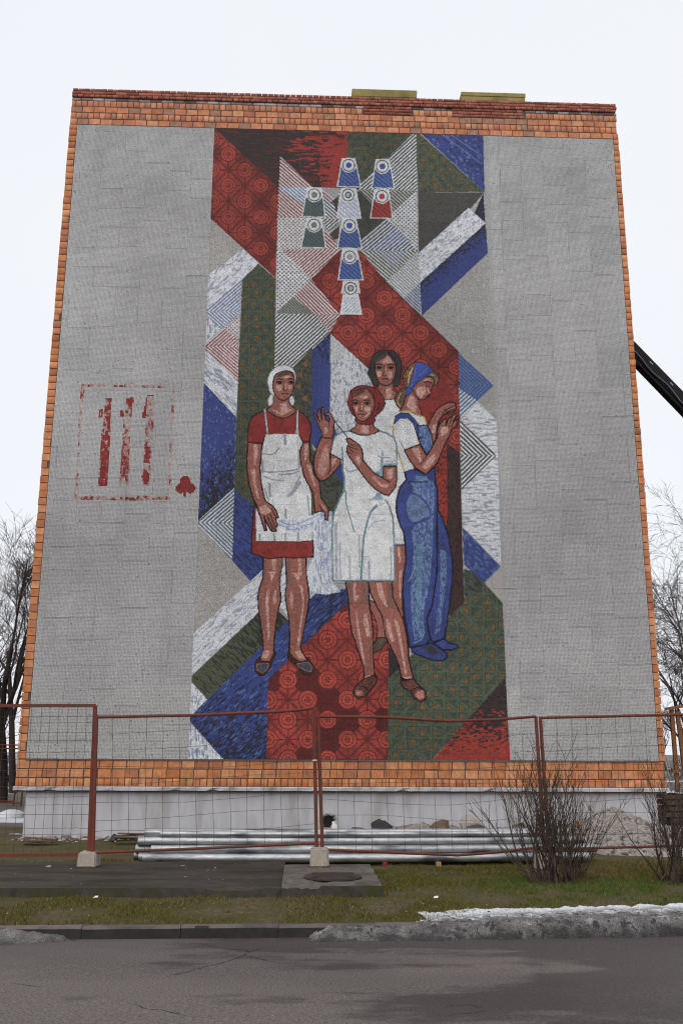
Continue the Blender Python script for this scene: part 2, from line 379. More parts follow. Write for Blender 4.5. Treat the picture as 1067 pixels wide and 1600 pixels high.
# left side shapes
poly([(380, 388), (404, 411), (378, 436), (320, 487), (321, 432)], streak(WHT, (140, 143, 150), -42, .28, 8, 1.7, 14))
bs = ((90, 106, 136), (186, 188, 192)); rs = ((124, 66, 64), (188, 184, 184))
poly([(378, 436), (375, 488), (319, 487)], stripes(*bs, -41, 4.1)); poly([(319, 487), (375, 487), (374, 490), (345, 515)], stripes(*bs, 41, 4.1))
poly([(319, 490), (345, 514), (318, 541)], streak(WHT, (130, 134, 142), 90, .25, 7, 1.8, 15))
poly([(317, 543), (372, 596), (369, 652), (316, 595)], streak(WHT, (136, 140, 147), 43, .3, 9, 1.7, 16))
poly([(374, 490), (372, 541), (318, 541)], stripes(*rs, -41, 4.1)); poly([(318, 541), (372, 541), (372, 596)], stripes(*rs, 41, 4.1))
poly([(374, 491), (373, 530), (350, 514)], hatch((112, 66, 76), (184, 184, 186), 4.2))
poly([(316, 595), (369, 651), (366, 763), (306, 818)],
     streak(BLU, (42, 40, 46), 90, L=3.4, w=1.9, s=17, grad=lambda X, Y: ((Y-700)+(X-340)*.9)/105, c3=(82, 98, 138), d3=.10))
poly([(366, 762), (365, 818), (306, 817)], stripes((66, 78, 92), (184, 187, 190), -41, 4.6)); poly([(306, 817), (365, 817), (363, 876)], stripes((74, 88, 104), (184, 187, 190), 44, 4.6))
poly([(366, 764), (400, 795), (412, 890), (391, 908), (363, 876)], streak((56, 66, 118), (44, 50, 84), 43, .35, 8, 2.0, 18))
poly([(412, 889), (297, 995), (295, 1060), (404, 957), (440, 950), (452, 968), (494, 930), (480, 880)], streak(WHT, (146, 149, 158), -42, .24, 8, 1.7, 19))
poly([(295, 1060), (324, 1093), (294, 1123)], streak(WHT, (136, 140, 154), 90, .3, 6, 1.8, 20))
poly([(293, 1125), (352, 1191), (291, 1191)], streak(WHT, (130, 136, 156), 90, .36, 8, 1.8, 21))
poly([(295, 1061), (404, 957), (436, 955), (450, 969), (324, 1094)],
     streak((72, 76, 60), (46, 48, 44), 43, L=9, w=2.0, s=22, grad=lambda X, Y: .18+(X-330)/220))
poly([(324, 1093), (450, 969), (492, 928), (541, 920), (545, 941), (419, 1062), (416, 1191), (352, 1191), (294, 1124)],
     streak((54, 65, 114), (38, 41, 58), -43, L=7, w=1.7, s=23, grad=lambda X, Y: .08+np.clip((Y-1060)/150, 0, .9)*.75*(X < 430)+np.clip((X-470)/90, 0, .4), c3=(80, 98, 138), d3=.10))
poly([(419, 1062), (546, 939), (640, 950), (640, 1020), (607, 1030), (606, 1191), (416, 1191)], red_carpet(450, 1062.4, 31, 1.04, 31.2, .92, .52))
poly([(724, 889), (741, 893), (785, 942), (791, 1060), (672, 1191), (606, 1191), (606, 1061), (645, 1022), (702, 964), (725, 942)], green_carpet(612, 1030, 20.5, 1.))
poly([(724, 889), (741, 897), (756, 912), (742, 930), (726, 930)], streak((70, 78, 70), (52, 54, 52), 43, .5, 6, 2, 3))
poly([(607, 1012), (632, 1012), (628, 1040), (607, 1060)], streak((52, 42, 46), (38, 34, 38), 90, .4, 4, 2, 13))
poly([(790, 1058), (797, 1192), (672, 1192)],
     streak((56, 44, 44), (140, 56, 48), 1, L=4.5, w=1.7, s=24, grad=lambda X, Y: (Y-1112)/75+.08, c3=(40, 36, 38), d3=.3))
poly([(716, 551), (772, 602), (745, 627), (719, 655)], stripes((64, 80, 122), (92, 108, 148), 43, 4.4))
poly([(716, 602), (772, 602), (745, 627), (719, 655)], stripes((64, 80, 122), (86, 102, 142), -43, 4.4))
poly([(717, 606), (747, 627), (719, 654)], stripes((74, 96, 128), (184, 187, 190), -43, 4.8))
poly([(747, 628), (776, 657), (783, 885), (723, 823), (719, 655)], streak(WHT, (140, 142, 148), 1, .24, 10, 1.7, 25))
poly([(719, 657), (776, 711), (720, 711)], stripes((60, 64, 62), (188, 190, 192), 44, 5.2)); poly([(776, 711), (721, 766), (720, 711)], stripes((60, 64, 62), (188, 190, 192), -44, 5.2))
poly([(723, 824), (782, 885), (757, 911), (725, 882)], streak((54, 66, 118), (86, 98, 130), 43, .3, 6, 2.0, 26))
# ------------------------------------------------ thread cones
cur_part = 3
def cone(tl, tr, br, bl, c, body, st, dot, ring=False):
    w = (186, 188, 190)
    P = np.array([tl, tr, br, bl], float); poly(P, w)
    ctr = P.mean(0); Q = ctr+(P-ctr)*np.array([.90, .95])
    k = .33; Q2 = [Q[0]+(Q[3]-Q[0])*k, Q[1]+(Q[2]-Q[1])*k, Q[2], Q[3]]
    poly(Q2, stripes(body, st, 40 if st[2] < 175 else -40, 5.0, duty=.38))
    disk(c[0], c[1], 11.6, w); disk(c[0], c[1], 10.0, (44, 44, 46)); disk(c[0], c[1], 8.5, w)
    disk(c[0], c[1], 4.6, dot)
    if ring: disk(c[0], c[1], 5.2, (44, 44, 46)); disk(c[0], c[1], 3.4, (150, 152, 154))
bb, b2 = (74, 92, 140), (50, 62, 104)
cone((534, 246), (555, 246), (564.5, 292), (526, 291), (544.8, 257.3), bb, b2, (60, 72, 122))
cone((587, 247.7), (609, 247.7), (617, 294), (580, 293), (597.4, 259), bb, b2, (60, 72, 122))
cone((479.6, 292), (503, 292), (509, 339), (471, 338), (491, 303.7), (68, 78, 66), (74, 88, 104), (104, 108, 96))
cone((533, 293), (556.4, 293), (565, 341), (526, 340), (544, 304), (176, 178, 184), (138, 144, 166), (60, 60, 62), True)
cone((584.7, 295), (608, 295), (614, 341), (578, 340.5), (596.7, 306), (140, 54, 50), (96, 44, 44), (146, 56, 52))
cone((479, 339.6), (503, 339.6), (510, 387), (469.5, 386.5), (490.6, 351), (68, 78, 66), (74, 88, 104), (104, 108, 96))
cone((534.5, 340.5), (556.4, 340.5), (566.5, 387.7), (526.5, 387), (546, 351.8), bb, b2, (60, 78, 134))
cone((534.5, 387.7), (558, 387.7), (568.2, 437.3), (527.7, 437.3), (546.3, 400.7), bb, b2, (130, 132, 136))
cone((536, 438), (560, 438), (563, 458), (533, 458), (548, 450), (182, 184, 186), (176, 178, 182), (130, 130, 132))
poly([(536, 459), (560, 459), (566, 491), (531, 491)], (188, 190, 192)); poly([(538, 464), (559, 464), (563, 488.5), (534, 488.5)], stripes((152, 156, 164), (184, 186, 190), -42, 4.2))
disk(548, 450, 11, (186, 188, 190)); disk(548, 450, 10, (44, 44, 46)); disk(548, 450, 8.3, (186, 188, 190)); disk(548, 450, 5.2, (44, 44, 46)); disk(548, 450, 3.5, (142, 144, 146))
# ------------------------------------------------ the four women
OL = (30, 20, 20)
def mottle(c1, c2, p, s):
    def f(X, Y):
        t = (hsh(np.floor(X/1.5), np.floor(Y/2.0), s) < p).astype(float); n = 1+.12*(hsh(np.floor(X/1.5), np.floor(Y/1.5), s+1)-.5)*2
        return [q*n for q in mix(c1, c2, t)]
    return f
SK, SKD, SKH = mottle((138, 87, 77), (128, 81, 72), .3, 41), mottle((112, 80, 74), (122, 84, 77), .3, 42), mottle((162, 120, 110), (182, 148, 139), .45, 43)
A = Z(370, 560, 6.669); B = Z(480, 540, 6.669); C_ = Z(580, 530, 6.669); D_ = Z(370, 700, 6.669)
E_ = Z(480, 690, 6.669); F_ = Z(580, 680, 6.669); G_ = Z(370, 850, 6.669); H_ = Z(520, 850, 5.081)
WD = noisy((192, 192, 193), .09, 44); WG = (136, 138, 142); TEAL = noisy((100, 124, 130), .14, 45)
RD = noisy((122, 46, 43), .14, 46)
def face(ob, cx, cy, s, look=0):
    """brows, eyes, nose and mouth, ob: crop transform; cx,cy: centre between the eyes; s: half eye spacing"""
    for k in (-1, 1):
        ex = cx+k*s
        line(ob((ex-.52*s, cy-.50*s), (ex, cy-.66*s), (ex+.52*s, cy-.50*s)), OL, 1.6, True)
        poly(ob((ex-.50*s, cy-.28*s), (ex+.5*s, cy-.28*s), (ex+.45*s, cy+.2*s), (ex-.45*s, cy+.2*s)), noisy((104, 66, 62), .1), True)
        poly(ob((ex-.44*s, cy), (ex, cy-.24*s), (ex+.44*s, cy), (ex, cy+.17*s)), (116, 98, 92), True)
        disk(*ob((ex+look*s*.15, cy-.02*s))[0], .27*s/6.669, (26, 20, 20))
        line(ob((ex-.46*s, cy), (ex, cy-.26*s), (ex+.46*s, cy-.02*s)), (34, 24, 24), 1.3, True)
    line(ob((cx-.22*s, cy-.35*s), (cx-.10*s, cy+.6*s), (cx-.32*s, cy+1.18*s), (cx, cy+1.32*s), (cx+.24*s, cy+1.16*s)), (70, 40, 37), 1.4, True)
    poly(ob((cx-.04*s, cy), (cx+.14*s, cy), (cx+.2*s, cy+1.1*s), (cx+.0*s, cy+1.2*s)), SKH)
    line(ob((cx-.55*s, cy+1.92*s), (cx, cy+1.82*s), (cx+.5*s, cy+1.92*s)), (48, 26, 26), 1.6, True)
    line(ob((cx-.42*s, cy+2.06*s), (cx, cy+2.15*s), (cx+.4*s, cy+2.06*s)), (164, 98, 88), 1.2, True)
    line(ob((cx-.3*s, cy+2.35*s), (cx+.3*s, cy+2.35*s)), (104, 64, 58), .9)
# --- third woman (behind): dark hair, white dress
cur_part = 6
poly(B((800, 560), (910, 552), (985, 700), (890, 1010), (750, 900), (690, 830), (705, 760), (790, 660), (815, 600)), WD)
poly(E_((850, -160), (985, -300), (1000, 40), (1035, 300), (1022, 420), (950, 560), (935, 700), (1000, 940), (1012, 1075), (880, 1075), (780, 600), (700, 300)), WD)
line(E_((895, 1068), (1010, 1068)), (118, 124, 150), 1.4)
poly(H_((490, 8), (578, 8), (582, 150), (556, 330), (552, 500), (565, 620), (500, 520), (465, 420), (465, 305), (490, 295)), SK, ol=OL, w=1.3)
poly(H_((512, 30), (532, 20), (545, 140), (525, 150)), SKH); poly(H_((525, 220), (555, 190), (540, 300), (540, 440), (525, 430)), SKH)
poly(H_((290, 440), (345, 480), (405, 600), (415, 745), (345, 745), (358, 680), (345, 620), (300, 520)), SK, ol=OL, w=1.2)
poly(H_((320, 800), (345, 748), (415, 745), (435, 765), (375, 850), (322, 862)), noisy((74, 66, 54), .2), ol=OL, w=1.3)
poly(B((735, 370), (895, 370), (895, 460), (940, 490), (962, 520), (905, 556), (800, 562), (738, 460)), SK, ol=OL, w=1.2)
poly(B((820, 450), (870, 440), (880, 550), (820, 552)), SKH)
poly(B((635, 270), (650, 230), (665, 170), (690, 100), (735, 62), (810, 45), (890, 55), (950, 90), (975, 160), (982, 250), (975, 330), (962, 405), (895, 405), (890, 200), (740, 200), (745, 412), (690, 405), (668, 360), (638, 300)), noisy((50, 46, 45), .22, 47), True, OL, 1.2)
poly(B((705, 205), (735, 150), (835, 88), (900, 150), (920, 220), (915, 300), (890, 375), (842, 412), (790, 408), (742, 370), (715, 300)), SK, True, OL, 1.5)
poly(B((700, 190), (735, 120), (830, 70), (850, 80), (800, 130), (740, 165)), noisy((66, 58, 54), .2, 48))
line(B((848, 70), (890, 130), (930, 200)), OL, 2)
poly(B((775, 165), (840, 105), (880, 150), (890, 175), (800, 185)), SKH); poly(B((725, 270), (770, 270), (760, 320), (735, 310)), SKH, True); poly(B((840, 265), (890, 275), (870, 340), (840, 320)), SKH, True)
face(B, 812, 230, 62)
# --- fourth woman: blue kerchief, overalls
cur_part = 7
BT = streak((76, 92, 136), (104, 121, 152), 90, .38, 4, 1.7, 51, c3=(60, 72, 116), d3=.22)
BD = noisy((56, 66, 116), .14, 52); NAV = (26, 27, 46)
leg = H_((925, -10), (945, 100), (950, 250), (930, 450), (905, 640), (885, 752), (790, 782), (760, 700), (745, 600), (790, 450), (820, 150), (830, -20))+F_((690, 900), (660, 760), (690, 770), (735, 850), (775, 960), (805, 1060))
poly(leg[:12]+leg[12:], BD, ol=NAV, w=2)
poly(H_((850, 40), (905, 60), (905, 220), (880, 460), (850, 690), (810, 720), (850, 400)), BT)
poly(F_((345, 375), (440, 345), (565, 408), (660, 330), (668, 500), (690, 560), (690, 740), (680, 1000))+H_((830, 60), (825, 230), (790, 480), (745, 600), (775, 765), (735, 802), (610, 822), (592, 700), (568, 560), (555, 400), (562, 250), (582, 130), (574, 0))+F_((340, 1010), (310, 960), (275, 850), (260, 760), (270, 650), (300, 540), (368, 462)), BD, ol=NAV, w=2.3)
poly(F_((400, 480), (640, 470), (660, 560), (655, 760), (640, 1000))+H_((790, 60), (770, 300), (720, 560), (730, 720), (650, 770), (620, 560), (620, 300), (640, 60))+F_((420, 1000), (470, 930), (590, 880), (600, 740), (520, 640), (430, 590), (440, 540)), BT)
poly(H_((670, 0), (720, 0), (700, 300), (690, 620), (665, 640), (670, 300)), noisy((92, 118, 142), .14))
poly(F_((405, 615), (362, 700), (366, 800), (400, 895), (470, 915), (560, 870), (618, 855), (600, 750), (520, 650), (450, 612)), noisy((92, 106, 138), .16), True, (52, 62, 120), 2.4)
poly(F_((460, 420), (580, 430), (590, 470), (470, 475)), noisy((92, 118, 142), .14)); line(F_((385, 488), (585, 486)), NAV, 1.6)
line(H_((640, 790), (700, 760), (720, 720)), (120, 140, 168), 1.2, True); line(H_((600, 300), (640, 220), (660, 140)), (120, 140, 168), 1.2, True)
poly(H_((620, 825), (735, 800), (790, 788), (850, 830), (905, 870), (905, 905), (870, 930), (780, 920), (700, 890), (630, 862)), BD, ol=NAV, w=2); poly(H_((700, 822), (790, 800), (845, 865), (800, 885)), noisy((52, 52, 62), .1))
poly(H_((800, 788), (880, 755), (930, 790), (990, 800), (995, 825), (950, 842), (870, 842)), noisy((58, 68, 120), .1), ol=NAV, w=1.8)
# neck, far hand, blouse
poly(C_((430, 490), (450, 560), (490, 620), (492, 680), (535, 805), (450, 775), (390, 748), (295, 742), (340, 680), (360, 600), (400, 570)), SK, ol=OL, w=1.3)
poly(C_((400, 590), (440, 580), (470, 700), (470, 770), (400, 740), (370, 690)), SKH)
poly(C_((590, 900), (640, 800), (680, 735), (720, 700), (780, 668), (840, 655), (872, 670), (882, 700), (862, 745), (800, 770), (740, 800), (705, 870), (690, 940), (655, 1075), (600, 1000)), SK, True, OL, 1.6)
line(C_((735, 770), (800, 720), (870, 690)), OL, 1.2); line(C_((760, 740), (840, 700)), OL, 1.0); line(C_((780, 770), (870, 725)), OL, 1.0)
poly(C_((640, 890), (690, 880), (660, 980), (625, 970)), SKH)
poly(C_((285, 742), (390, 745), (460, 780), (545, 805), (585, 895), (500, 912), (440, 870), (300, 830)), WD)
poly(F_((235, -120), (225, 0), (250, 60), (290, 210), (345, 375), (440, 348), (430, 300), (345, 155), (505, 90), (490, -50), (440, -130), (380, -180), (300, -180)), WD)
yl = noisy((168, 142, 74), .16)
for q in (F_((232, -110), (226, 0), (290, 210), (348, 372)), C_((290, 748), (390, 748), (460, 782), (548, 808), (582, 895)), F_((345, 152), (505, 88))): line(q, yl, 2.0)
line(C_((455, 870), (482, 960), (484, 1060)), yl, 1.8, True); line(F_((300, 60), (345, 150), (430, 300)), (92, 92, 96), 1.2)
for r in (5, 9, 13): line([(628+r*math.cos(a*.3+2.9), 666+r*math.sin(a*.3+2.9)) for a in range(16)], (150, 150, 154), .9)
poly(C_((235, 885), (250, 800), (310, 762), (390, 768), (450, 830), (505, 908), (490, 1040), (440, 880), (380, 820), (300, 822)), BD, ol=NAV, w=1.2)
poly(F_((480, -100), (585, -108), (632, 10), (645, 110), (578, 205), (520, 100), (488, 20)), BT, ol=NAV, w=1.8)
line(C_((475, 1000), (515, 1030)), NAV, 1.4); line(C_((500, 1035), (540, 1020)), NAV, 1.4)
# near arm and hand
poly(F_((345, 155), (505, 92), (578, 215), (640, 110), (690, 20), (690, -60), (720, -125), (760, -172), (785, -160), (775, -110), (800, -170), (880, -232), (892, -205), (850, -140), (905, -170), (885, -100), (840, -65), (815, 0), (770, 85), (725, 200), (685, 290), (570, 408), (480, 352), (405, 270)), SK, ol=OL, w=1.7)
line(F_((578, 215), (545, 262), (510, 300)), OL, 1.2)
poly(F_((420, 140), (495, 125), (530, 270), (510, 285), (450, 190)), SKH); poly(F_((530, 330), (600, 240), (665, 180), (670, 250), (580, 360)), SKH); poly(C_((730, 930), (790, 910), (800, 960), (735, 1010)), SKH, True)
for q in (C_((800, 840), (780, 905)), C_((840, 810), (805, 910)), C_((885, 790), (830, 915))): line(q, OL, 1.1)
line(C_((690, 1000), (680, 960), (695, 870), (760, 770), (880, 720)), OL, 1.2, True)
# head
poly(C_((330, 505), (280, 550), (245, 610), (258, 670), (300, 722), (332, 690), (355, 610), (365, 530)), noisy((84, 64, 50), .3, 55), True, OL, 1.3)
line(C_((310, 560), (275, 640), (300, 700)), (170, 138, 92), 1.6, True)
poly(C_((470, 240), (420, 255), (368, 310), (332, 375), (332, 430), (352, 480), (385, 505), (420, 470), (450, 350)), noisy((112, 86, 64), .3, 56), True, OL, 1.4)
line(C_((430, 300), (395, 380), (385, 450)), (186, 154, 112), 2.2, True); line(C_((370, 340), (352, 400), (370, 470)), OL, 1.1, True)
poly(C_((432, 510), (490, 430), (560, 385), (640, 385), (655, 440), (640, 490), (618, 530), (628, 562), (602, 572), (594, 590), (604, 600), (574, 600), (576, 612), (545, 628), (510, 632), (470, 600), (445, 560)), SK, ol=OL, w=1.4)
poly(C_((470, 520), (520, 490), (560, 500), (560, 560), (520, 610), (480, 580)), SKH, True); poly(C_((540, 420), (600, 400), (620, 430), (560, 440)), SKH)
poly(C_((555, 445), (590, 435), (630, 460), (620, 500), (580, 490)), noisy((116, 66, 66), .1), True); line(C_((550, 448), (590, 436), (632, 458)), OL, 1.4, True); line(C_((565, 490), (600, 498)), OL, 1.4); line(C_((585, 500), (605, 560)), SKH, 1.2); line(C_((545, 592), (590, 588)), (66, 38, 38), 1.2)
poly(C_((570, 385), (640, 330), (692, 355), (708, 400), (690, 452), (655, 482), (650, 420), (630, 392)), noisy((96, 74, 58), .3, 57), True, OL, 1.3); line(C_((620, 365), (660, 375)), (176, 142, 104), 1.6)
poly(C_((462, 240), (520, 238), (590, 268), (648, 325), (580, 378), (500, 440), (432, 495), (432, 540), (392, 580), (360, 578), (362, 520), (395, 490), (428, 370)), noisy((62, 78, 146), .14, 58), ol=(44, 48, 86), w=1.4)
line(C_((470, 260), (450, 380), (420, 480)), (86, 102, 164), 1.2); line(C_((590, 300), (500, 380)), (92, 108, 168), 1.2); line(C_((400, 505), (430, 520)), NAV, 1.2)
# --- first woman: white kerchief, red dress, apron
cur_part = 4
poly(G_((275, 130), (478, 130), (475, 230), (455, 320), (446, 420), (462, 570), (435, 680), (405, 850), (390, 1000), (385, 1110), (402, 1150), (340, 1232), (240, 1222), (275, 1110), (265, 950), (235, 750), (220, 560), (230, 470), (265, 370), (275, 260)), SK, ol=OL, w=1.9)
poly(G_((510, 130), (722, 130), (725, 300), (745, 450), (755, 560), (735, 700), (700, 900), (665, 1080), (690, 1150), (742, 1222), (660, 1232), (600, 1200), (545, 1130), (550, 1000), (545, 800), (515, 620), (502, 530), (520, 420), (515, 300)), SK, ol=OL, w=1.9)
for q in ([(285, 160), (320, 160), (305, 330), (270, 420)], [(430, 160), (465, 160), (440, 400), (380, 440), (420, 340)], [(525, 160), (560, 160), (560, 340), (600, 420), (530, 460)], [(240, 560), (265, 560), (290, 900), (270, 900)]): poly(G_(*q), SKD)
for q in ([(320, 470), (338, 470), (330, 620), (345, 960), (325, 1010), (298, 600)], [(400, 470), (415, 500), (412, 600), (390, 640), (374, 560)], [(330, 290), (410, 285), (360, 388)], [(370, 155), (410, 155), (395, 270), (375, 270)],
          [(640, 412), (690, 450), (702, 600), (650, 1060), (625, 1062), (682, 620), (665, 470)], [(565, 470), (592, 550), (575, 690), (548, 580)], [(580, 300), (690, 290), (640, 388)], [(640, 155), (672, 155), (672, 280), (645, 280)], [(280, 1110), (350, 1110), (320, 1190), (250, 1190)], [(600, 1120), (660, 1110), (710, 1190), (650, 1200)]): poly(G_(*q), SKH)
SH_ = noisy((58, 36, 35), .15)
poly(G_((262, 1150), (205, 1215), (186, 1260), (188, 1325), (240, 1378), (292, 1372), (350, 1290), (398, 1150), (385, 1140), (340, 1232), (240, 1220)), SH_, ol=OL, w=1.2); poly(G_((205, 1250), (332, 1245), (325, 1292), (270, 1348), (212, 1315)), noisy((60, 64, 74), .1), ol=(136, 96, 84), w=1.2)
poly(G_((538, 1125), (528, 1190), (620, 1272), (690, 1352), (760, 1372), (802, 1332), (795, 1260), (738, 1190), (720, 1222), (660, 1234), (590, 1192)), SH_, ol=OL, w=1.2); poly(G_((625, 1252), (740, 1232), (790, 1290), (772, 1332), (720, 1322), (650, 1282)), noisy((60, 64, 74), .1), ol=(136, 96, 84), w=1.2)
# hanging cloth
CL = streak((184, 187, 192), (142, 150, 172), 92, .28, 8, 1.7, 61)
poly(D_((785, 790), (880, 670), (990, 660), (985, 1380), (1085, 1500), (930, 1530), (830, 1520), (762, 1480), (728, 1300), (795, 1133)), CL)
for q in ([(860, 800), (840, 960), (860, 1060), (930, 1050)], [(900, 820), (870, 950)], [(820, 1150), (880, 1400), (960, 1500)], [(930, 1150), (900, 1300), (960, 1460)]): line(D_(*q), (128, 134, 150), 1.3, True)
# skirt, bodice
poly(D_((190, 570), (215, 650), (200, 968), (640, 975), (790, 960), (802, 1133), (600, 1148), (480, 1138), (340, 1152), (270, 1138), (230, 1118), (155, 1102), (160, 900), (175, 650)), RD, ol=OL, w=1.6)
poly(A((310, 528), (240, 560), (170, 600), (130, 660), (115, 760), (118, 872), (240, 886), (265, 890), (300, 800), (640, 790), (690, 870), (755, 860), (776, 760), (770, 680), (740, 620), (690, 570), (625, 533), (590, 580), (480, 625), (370, 580)), RD, ol=OL, w=1.7)
poly(D_((300, -144), (640, -149), (660, -100), (688, -54), (650, 20), (662, 150), (690, 290), (750, 400), (775, 480), (780, 965), (700, 965), (640, 975), (200, 968), (202, 640), (250, 560), (300, 530), (265, 400), (245, 170), (255, 80), (275, -30)), WD)
ap = noisy((136, 138, 143), .1)
for q, w in (([(248, 240), (400, 250), (640, 222)], 2.2), ([(440, 272), (560, 270), (640, 240)], 2.2), ([(278, 290), (380, 330), (490, 342)], 1.8), ([(540, 500), (600, 440), (655, 360)], 5), ([(560, 480), (660, 290)], 2), ([(272, 60), (380, 60), (440, 0)], 2.4), ([(340, 370), (348, 500)], 3.5), ([(270, 250), (262, 130)], 4), ([(650, 20), (650, 200)], 4), ([(510, 640), (512, 730)], 3), ([(240, 900), (240, 960)], 3), ([(390, 900), (395, 960)], 4), ([(505, 890), (508, 960)], 2.5), ([(640, 890), (640, 960)], 3), ([(500, -140), (505, -40)], 4), ([(740, 500), (755, 700)], 2.5), ([(290, 420), (330, 540)], 2.5)): line(D_(*q), ap, w, True)
for q in (A((280, 522), (302, 520), (332, 788), (312, 790)), A((624, 535), (644, 535), (642, 790), (614, 786))): poly(q, noisy((168, 164, 164), .1), ol=(84, 60, 60), w=.9)
# arms
poly(D_((118, -62), (258, -50), (258, 60), (240, 200), (250, 330), (270, 450), (300, 550), (370, 600), (410, 650), (436, 725), (405, 735), (427, 805), (406, 830), (412, 866), (385, 874), (350, 857), (318, 790), (286, 722), (302, 800), (312, 856), (290, 858), (268, 790), (248, 720), (223, 660), (212, 600), (185, 560), (160, 480), (130, 380), (110, 250), (104, 100)), SK, ol=OL, w=1.8)
for q in ([(285, 705), (312, 852)], [(318, 700), (368, 862)], [(348, 690), (402, 825)], [(360, 630), (412, 730)]): line(D_(*q), OL, 1.3)
for q in ([(178, -40), (215, -40), (220, 60), (195, 175), (175, 170)], [(148, 222), (192, 218), (205, 380), (238, 520), (215, 530), (175, 380)], [(235, 620), (300, 580), (360, 660), (300, 690), (250, 680)]): poly(D_(*q), SKH)
poly(D_((330, 770), (350, 760), (405, 850), (370, 860)), noisy((84, 60, 58), .1))
poly(D_((690, -58), (755, -70), (766, 60), (756, 110), (790, 180), (802, 270), (860, 350), (870, 440), (882, 520), (915, 570), (952, 620), (957, 690), (950, 752), (925, 747), (913, 690), (880, 652), (860, 662), (815, 668), (810, 560), (790, 450), (740, 370), (700, 290), (665, 150), (655, 40)), SK, ol=OL, w=1.8)
for q in ([(710, -40), (745, -40), (735, 70), (708, 150), (700, 60)], [(728, 170), (772, 180), (830, 430), (800, 380), (760, 280)], [(870, 580), (900, 590), (940, 660), (915, 650)]): poly(D_(*q), SKH)
line(D_((862, 590), (880, 630), (912, 660), (925, 745)), OL, 1.2, True)
poly(D_((430, 742), (560, 747), (700, 747), (800, 692), (870, 660), (916, 682), (800, 792), (700, 862), (600, 882), (500, 852), (440, 822)), CL)
for q in ([(440, 760), (580, 800), (760, 740), (880, 680)], [(450, 800), (590, 850), (760, 790)]): line(D_(*q), (124, 134, 168), 1.3, True)
# head
poly(A((385, 360), (345, 380), (322, 430), (328, 480), (345, 496), (390, 460)), WD, ol=(96, 90, 90), w=.9); poly(A((555, 375), (590, 400), (602, 440), (590, 492), (565, 482), (545, 450)), WD, ol=(96, 90, 90), w=.9)
poly(A((385, 375), (550, 400), (550, 470), (590, 510), (622, 535), (590, 577), (530, 610), (480, 623), (420, 605), (370, 577), (310, 535), (350, 505), (380, 460)), SK, ol=OL, w=1.3)
poly(A((455, 470), (520, 452), (530, 510), (575, 540), (470, 592), (365, 540), (400, 530), (455, 560)), SKH)
poly(A((320, 245), (325, 200), (345, 150), (385, 105), (440, 75), (490, 66), (540, 75), (582, 105), (606, 145), (616, 200), (607, 270), (596, 320), (560, 380), (400, 385), (345, 350), (330, 300)), WD, True, (104, 100, 100), 1.1)
poly(A((382, 225), (400, 172), (450, 142), (520, 130), (580, 145), (600, 200), (598, 290), (580, 350), (550, 400), (500, 433), (450, 425), (405, 382), (380, 330), (377, 270)), SK, True, OL, 1.6)
poly(A((395, 200), (440, 160), (520, 130), (575, 145), (600, 210), (560, 158), (500, 175), (440, 190)), noisy((74, 56, 52), .2))
poly(A((420, 270), (470, 285), (470, 320), (440, 340), (415, 310)), SKH, True); poly(A((540, 275), (575, 285), (555, 325), (540, 310)), SKH, True); poly(A((470, 195), (520, 175), (560, 185), (530, 205)), SKH)
face(A, 505, 250, 62, .4)
# --- second woman: red headscarf, white dress, thread
cur_part = 5
poly(H_((100, 295), (287, 295), (285, 400), (290, 480), (310, 600), (320, 700), (320, 900), (330, 1030), (348, 1060), (300, 1085), (250, 1072), (245, 980), (210, 880), (150, 700), (130, 560), (125, 450)), SK, ol=OL, w=1.9)
poly(H_((280, 295), (467, 295), (475, 420), (520, 520), (560, 600), (590, 750), (602, 900), (620, 1000), (642, 1072), (600, 1092), (545, 1062), (520, 950), (480, 860), (420, 740), (400, 620), (390, 570), (340, 480), (300, 390)), SK, ol=OL, w=1.9)
for q in ([(115, 310), (150, 310), (150, 470), (135, 500)], [(240, 310), (275, 310), (278, 450), (200, 490), (240, 420)], [(430, 310), (460, 310), (470, 430), (510, 530), (430, 500)], [(290, 700), (312, 700), (312, 920), (300, 920)], [(400, 580), (430, 580), (410, 690)]): poly(H_(*q), SKD)
for q in ([(165, 310), (182, 310), (180, 440), (165, 440)], [(160, 405), (210, 410), (180, 470)], [(178, 530), (195, 540), (205, 650), (260, 960), (240, 950), (195, 700)], [(250, 545), (268, 545), (300, 740), (270, 730), (242, 620)], [(345, 312), (385, 310), (410, 410), (435, 500), (410, 490), (365, 410)], [(420, 590), (450, 620), (490, 770), (465, 780), (425, 660)], [(485, 590), (520, 620), (560, 850), (590, 1030), (570, 1040), (535, 820)], [(255, 1050), (310, 1040), (310, 1070), (260, 1075)], [(560, 1060), (620, 1050), (625, 1075), (585, 1085)]): poly(H_(*q), SKH)
SB = noisy((92, 58, 52), .25)
poly(H_((250, 1072), (330, 1042), (352, 1070), (340, 1112), (300, 1162), (260, 1212), (210, 1227), (165, 1207), (163, 1170), (190, 1120)), SB, ol=OL, w=1.8); poly(H_((180, 1165), (240, 1165), (235, 1205), (190, 1205)), noisy((150, 102, 92), .2)); line(H_((190, 1125), (260, 1140), (280, 1170)), OL, 1.2)
poly(H_((540, 1060), (560, 1082), (640, 1072), (690, 1130), (740, 1180), (742, 1230), (700, 1257), (640, 1222), (620, 1170), (560, 1142), (538, 1110)), SB, ol=OL, w=1.8); poly(H_((660, 1170), (720, 1165), (730, 1220), (690, 1240), (655, 1205)), noisy((150, 102, 92), .2)); line(H_((620, 1160), (680, 1140), (720, 1160)), OL, 1.2)
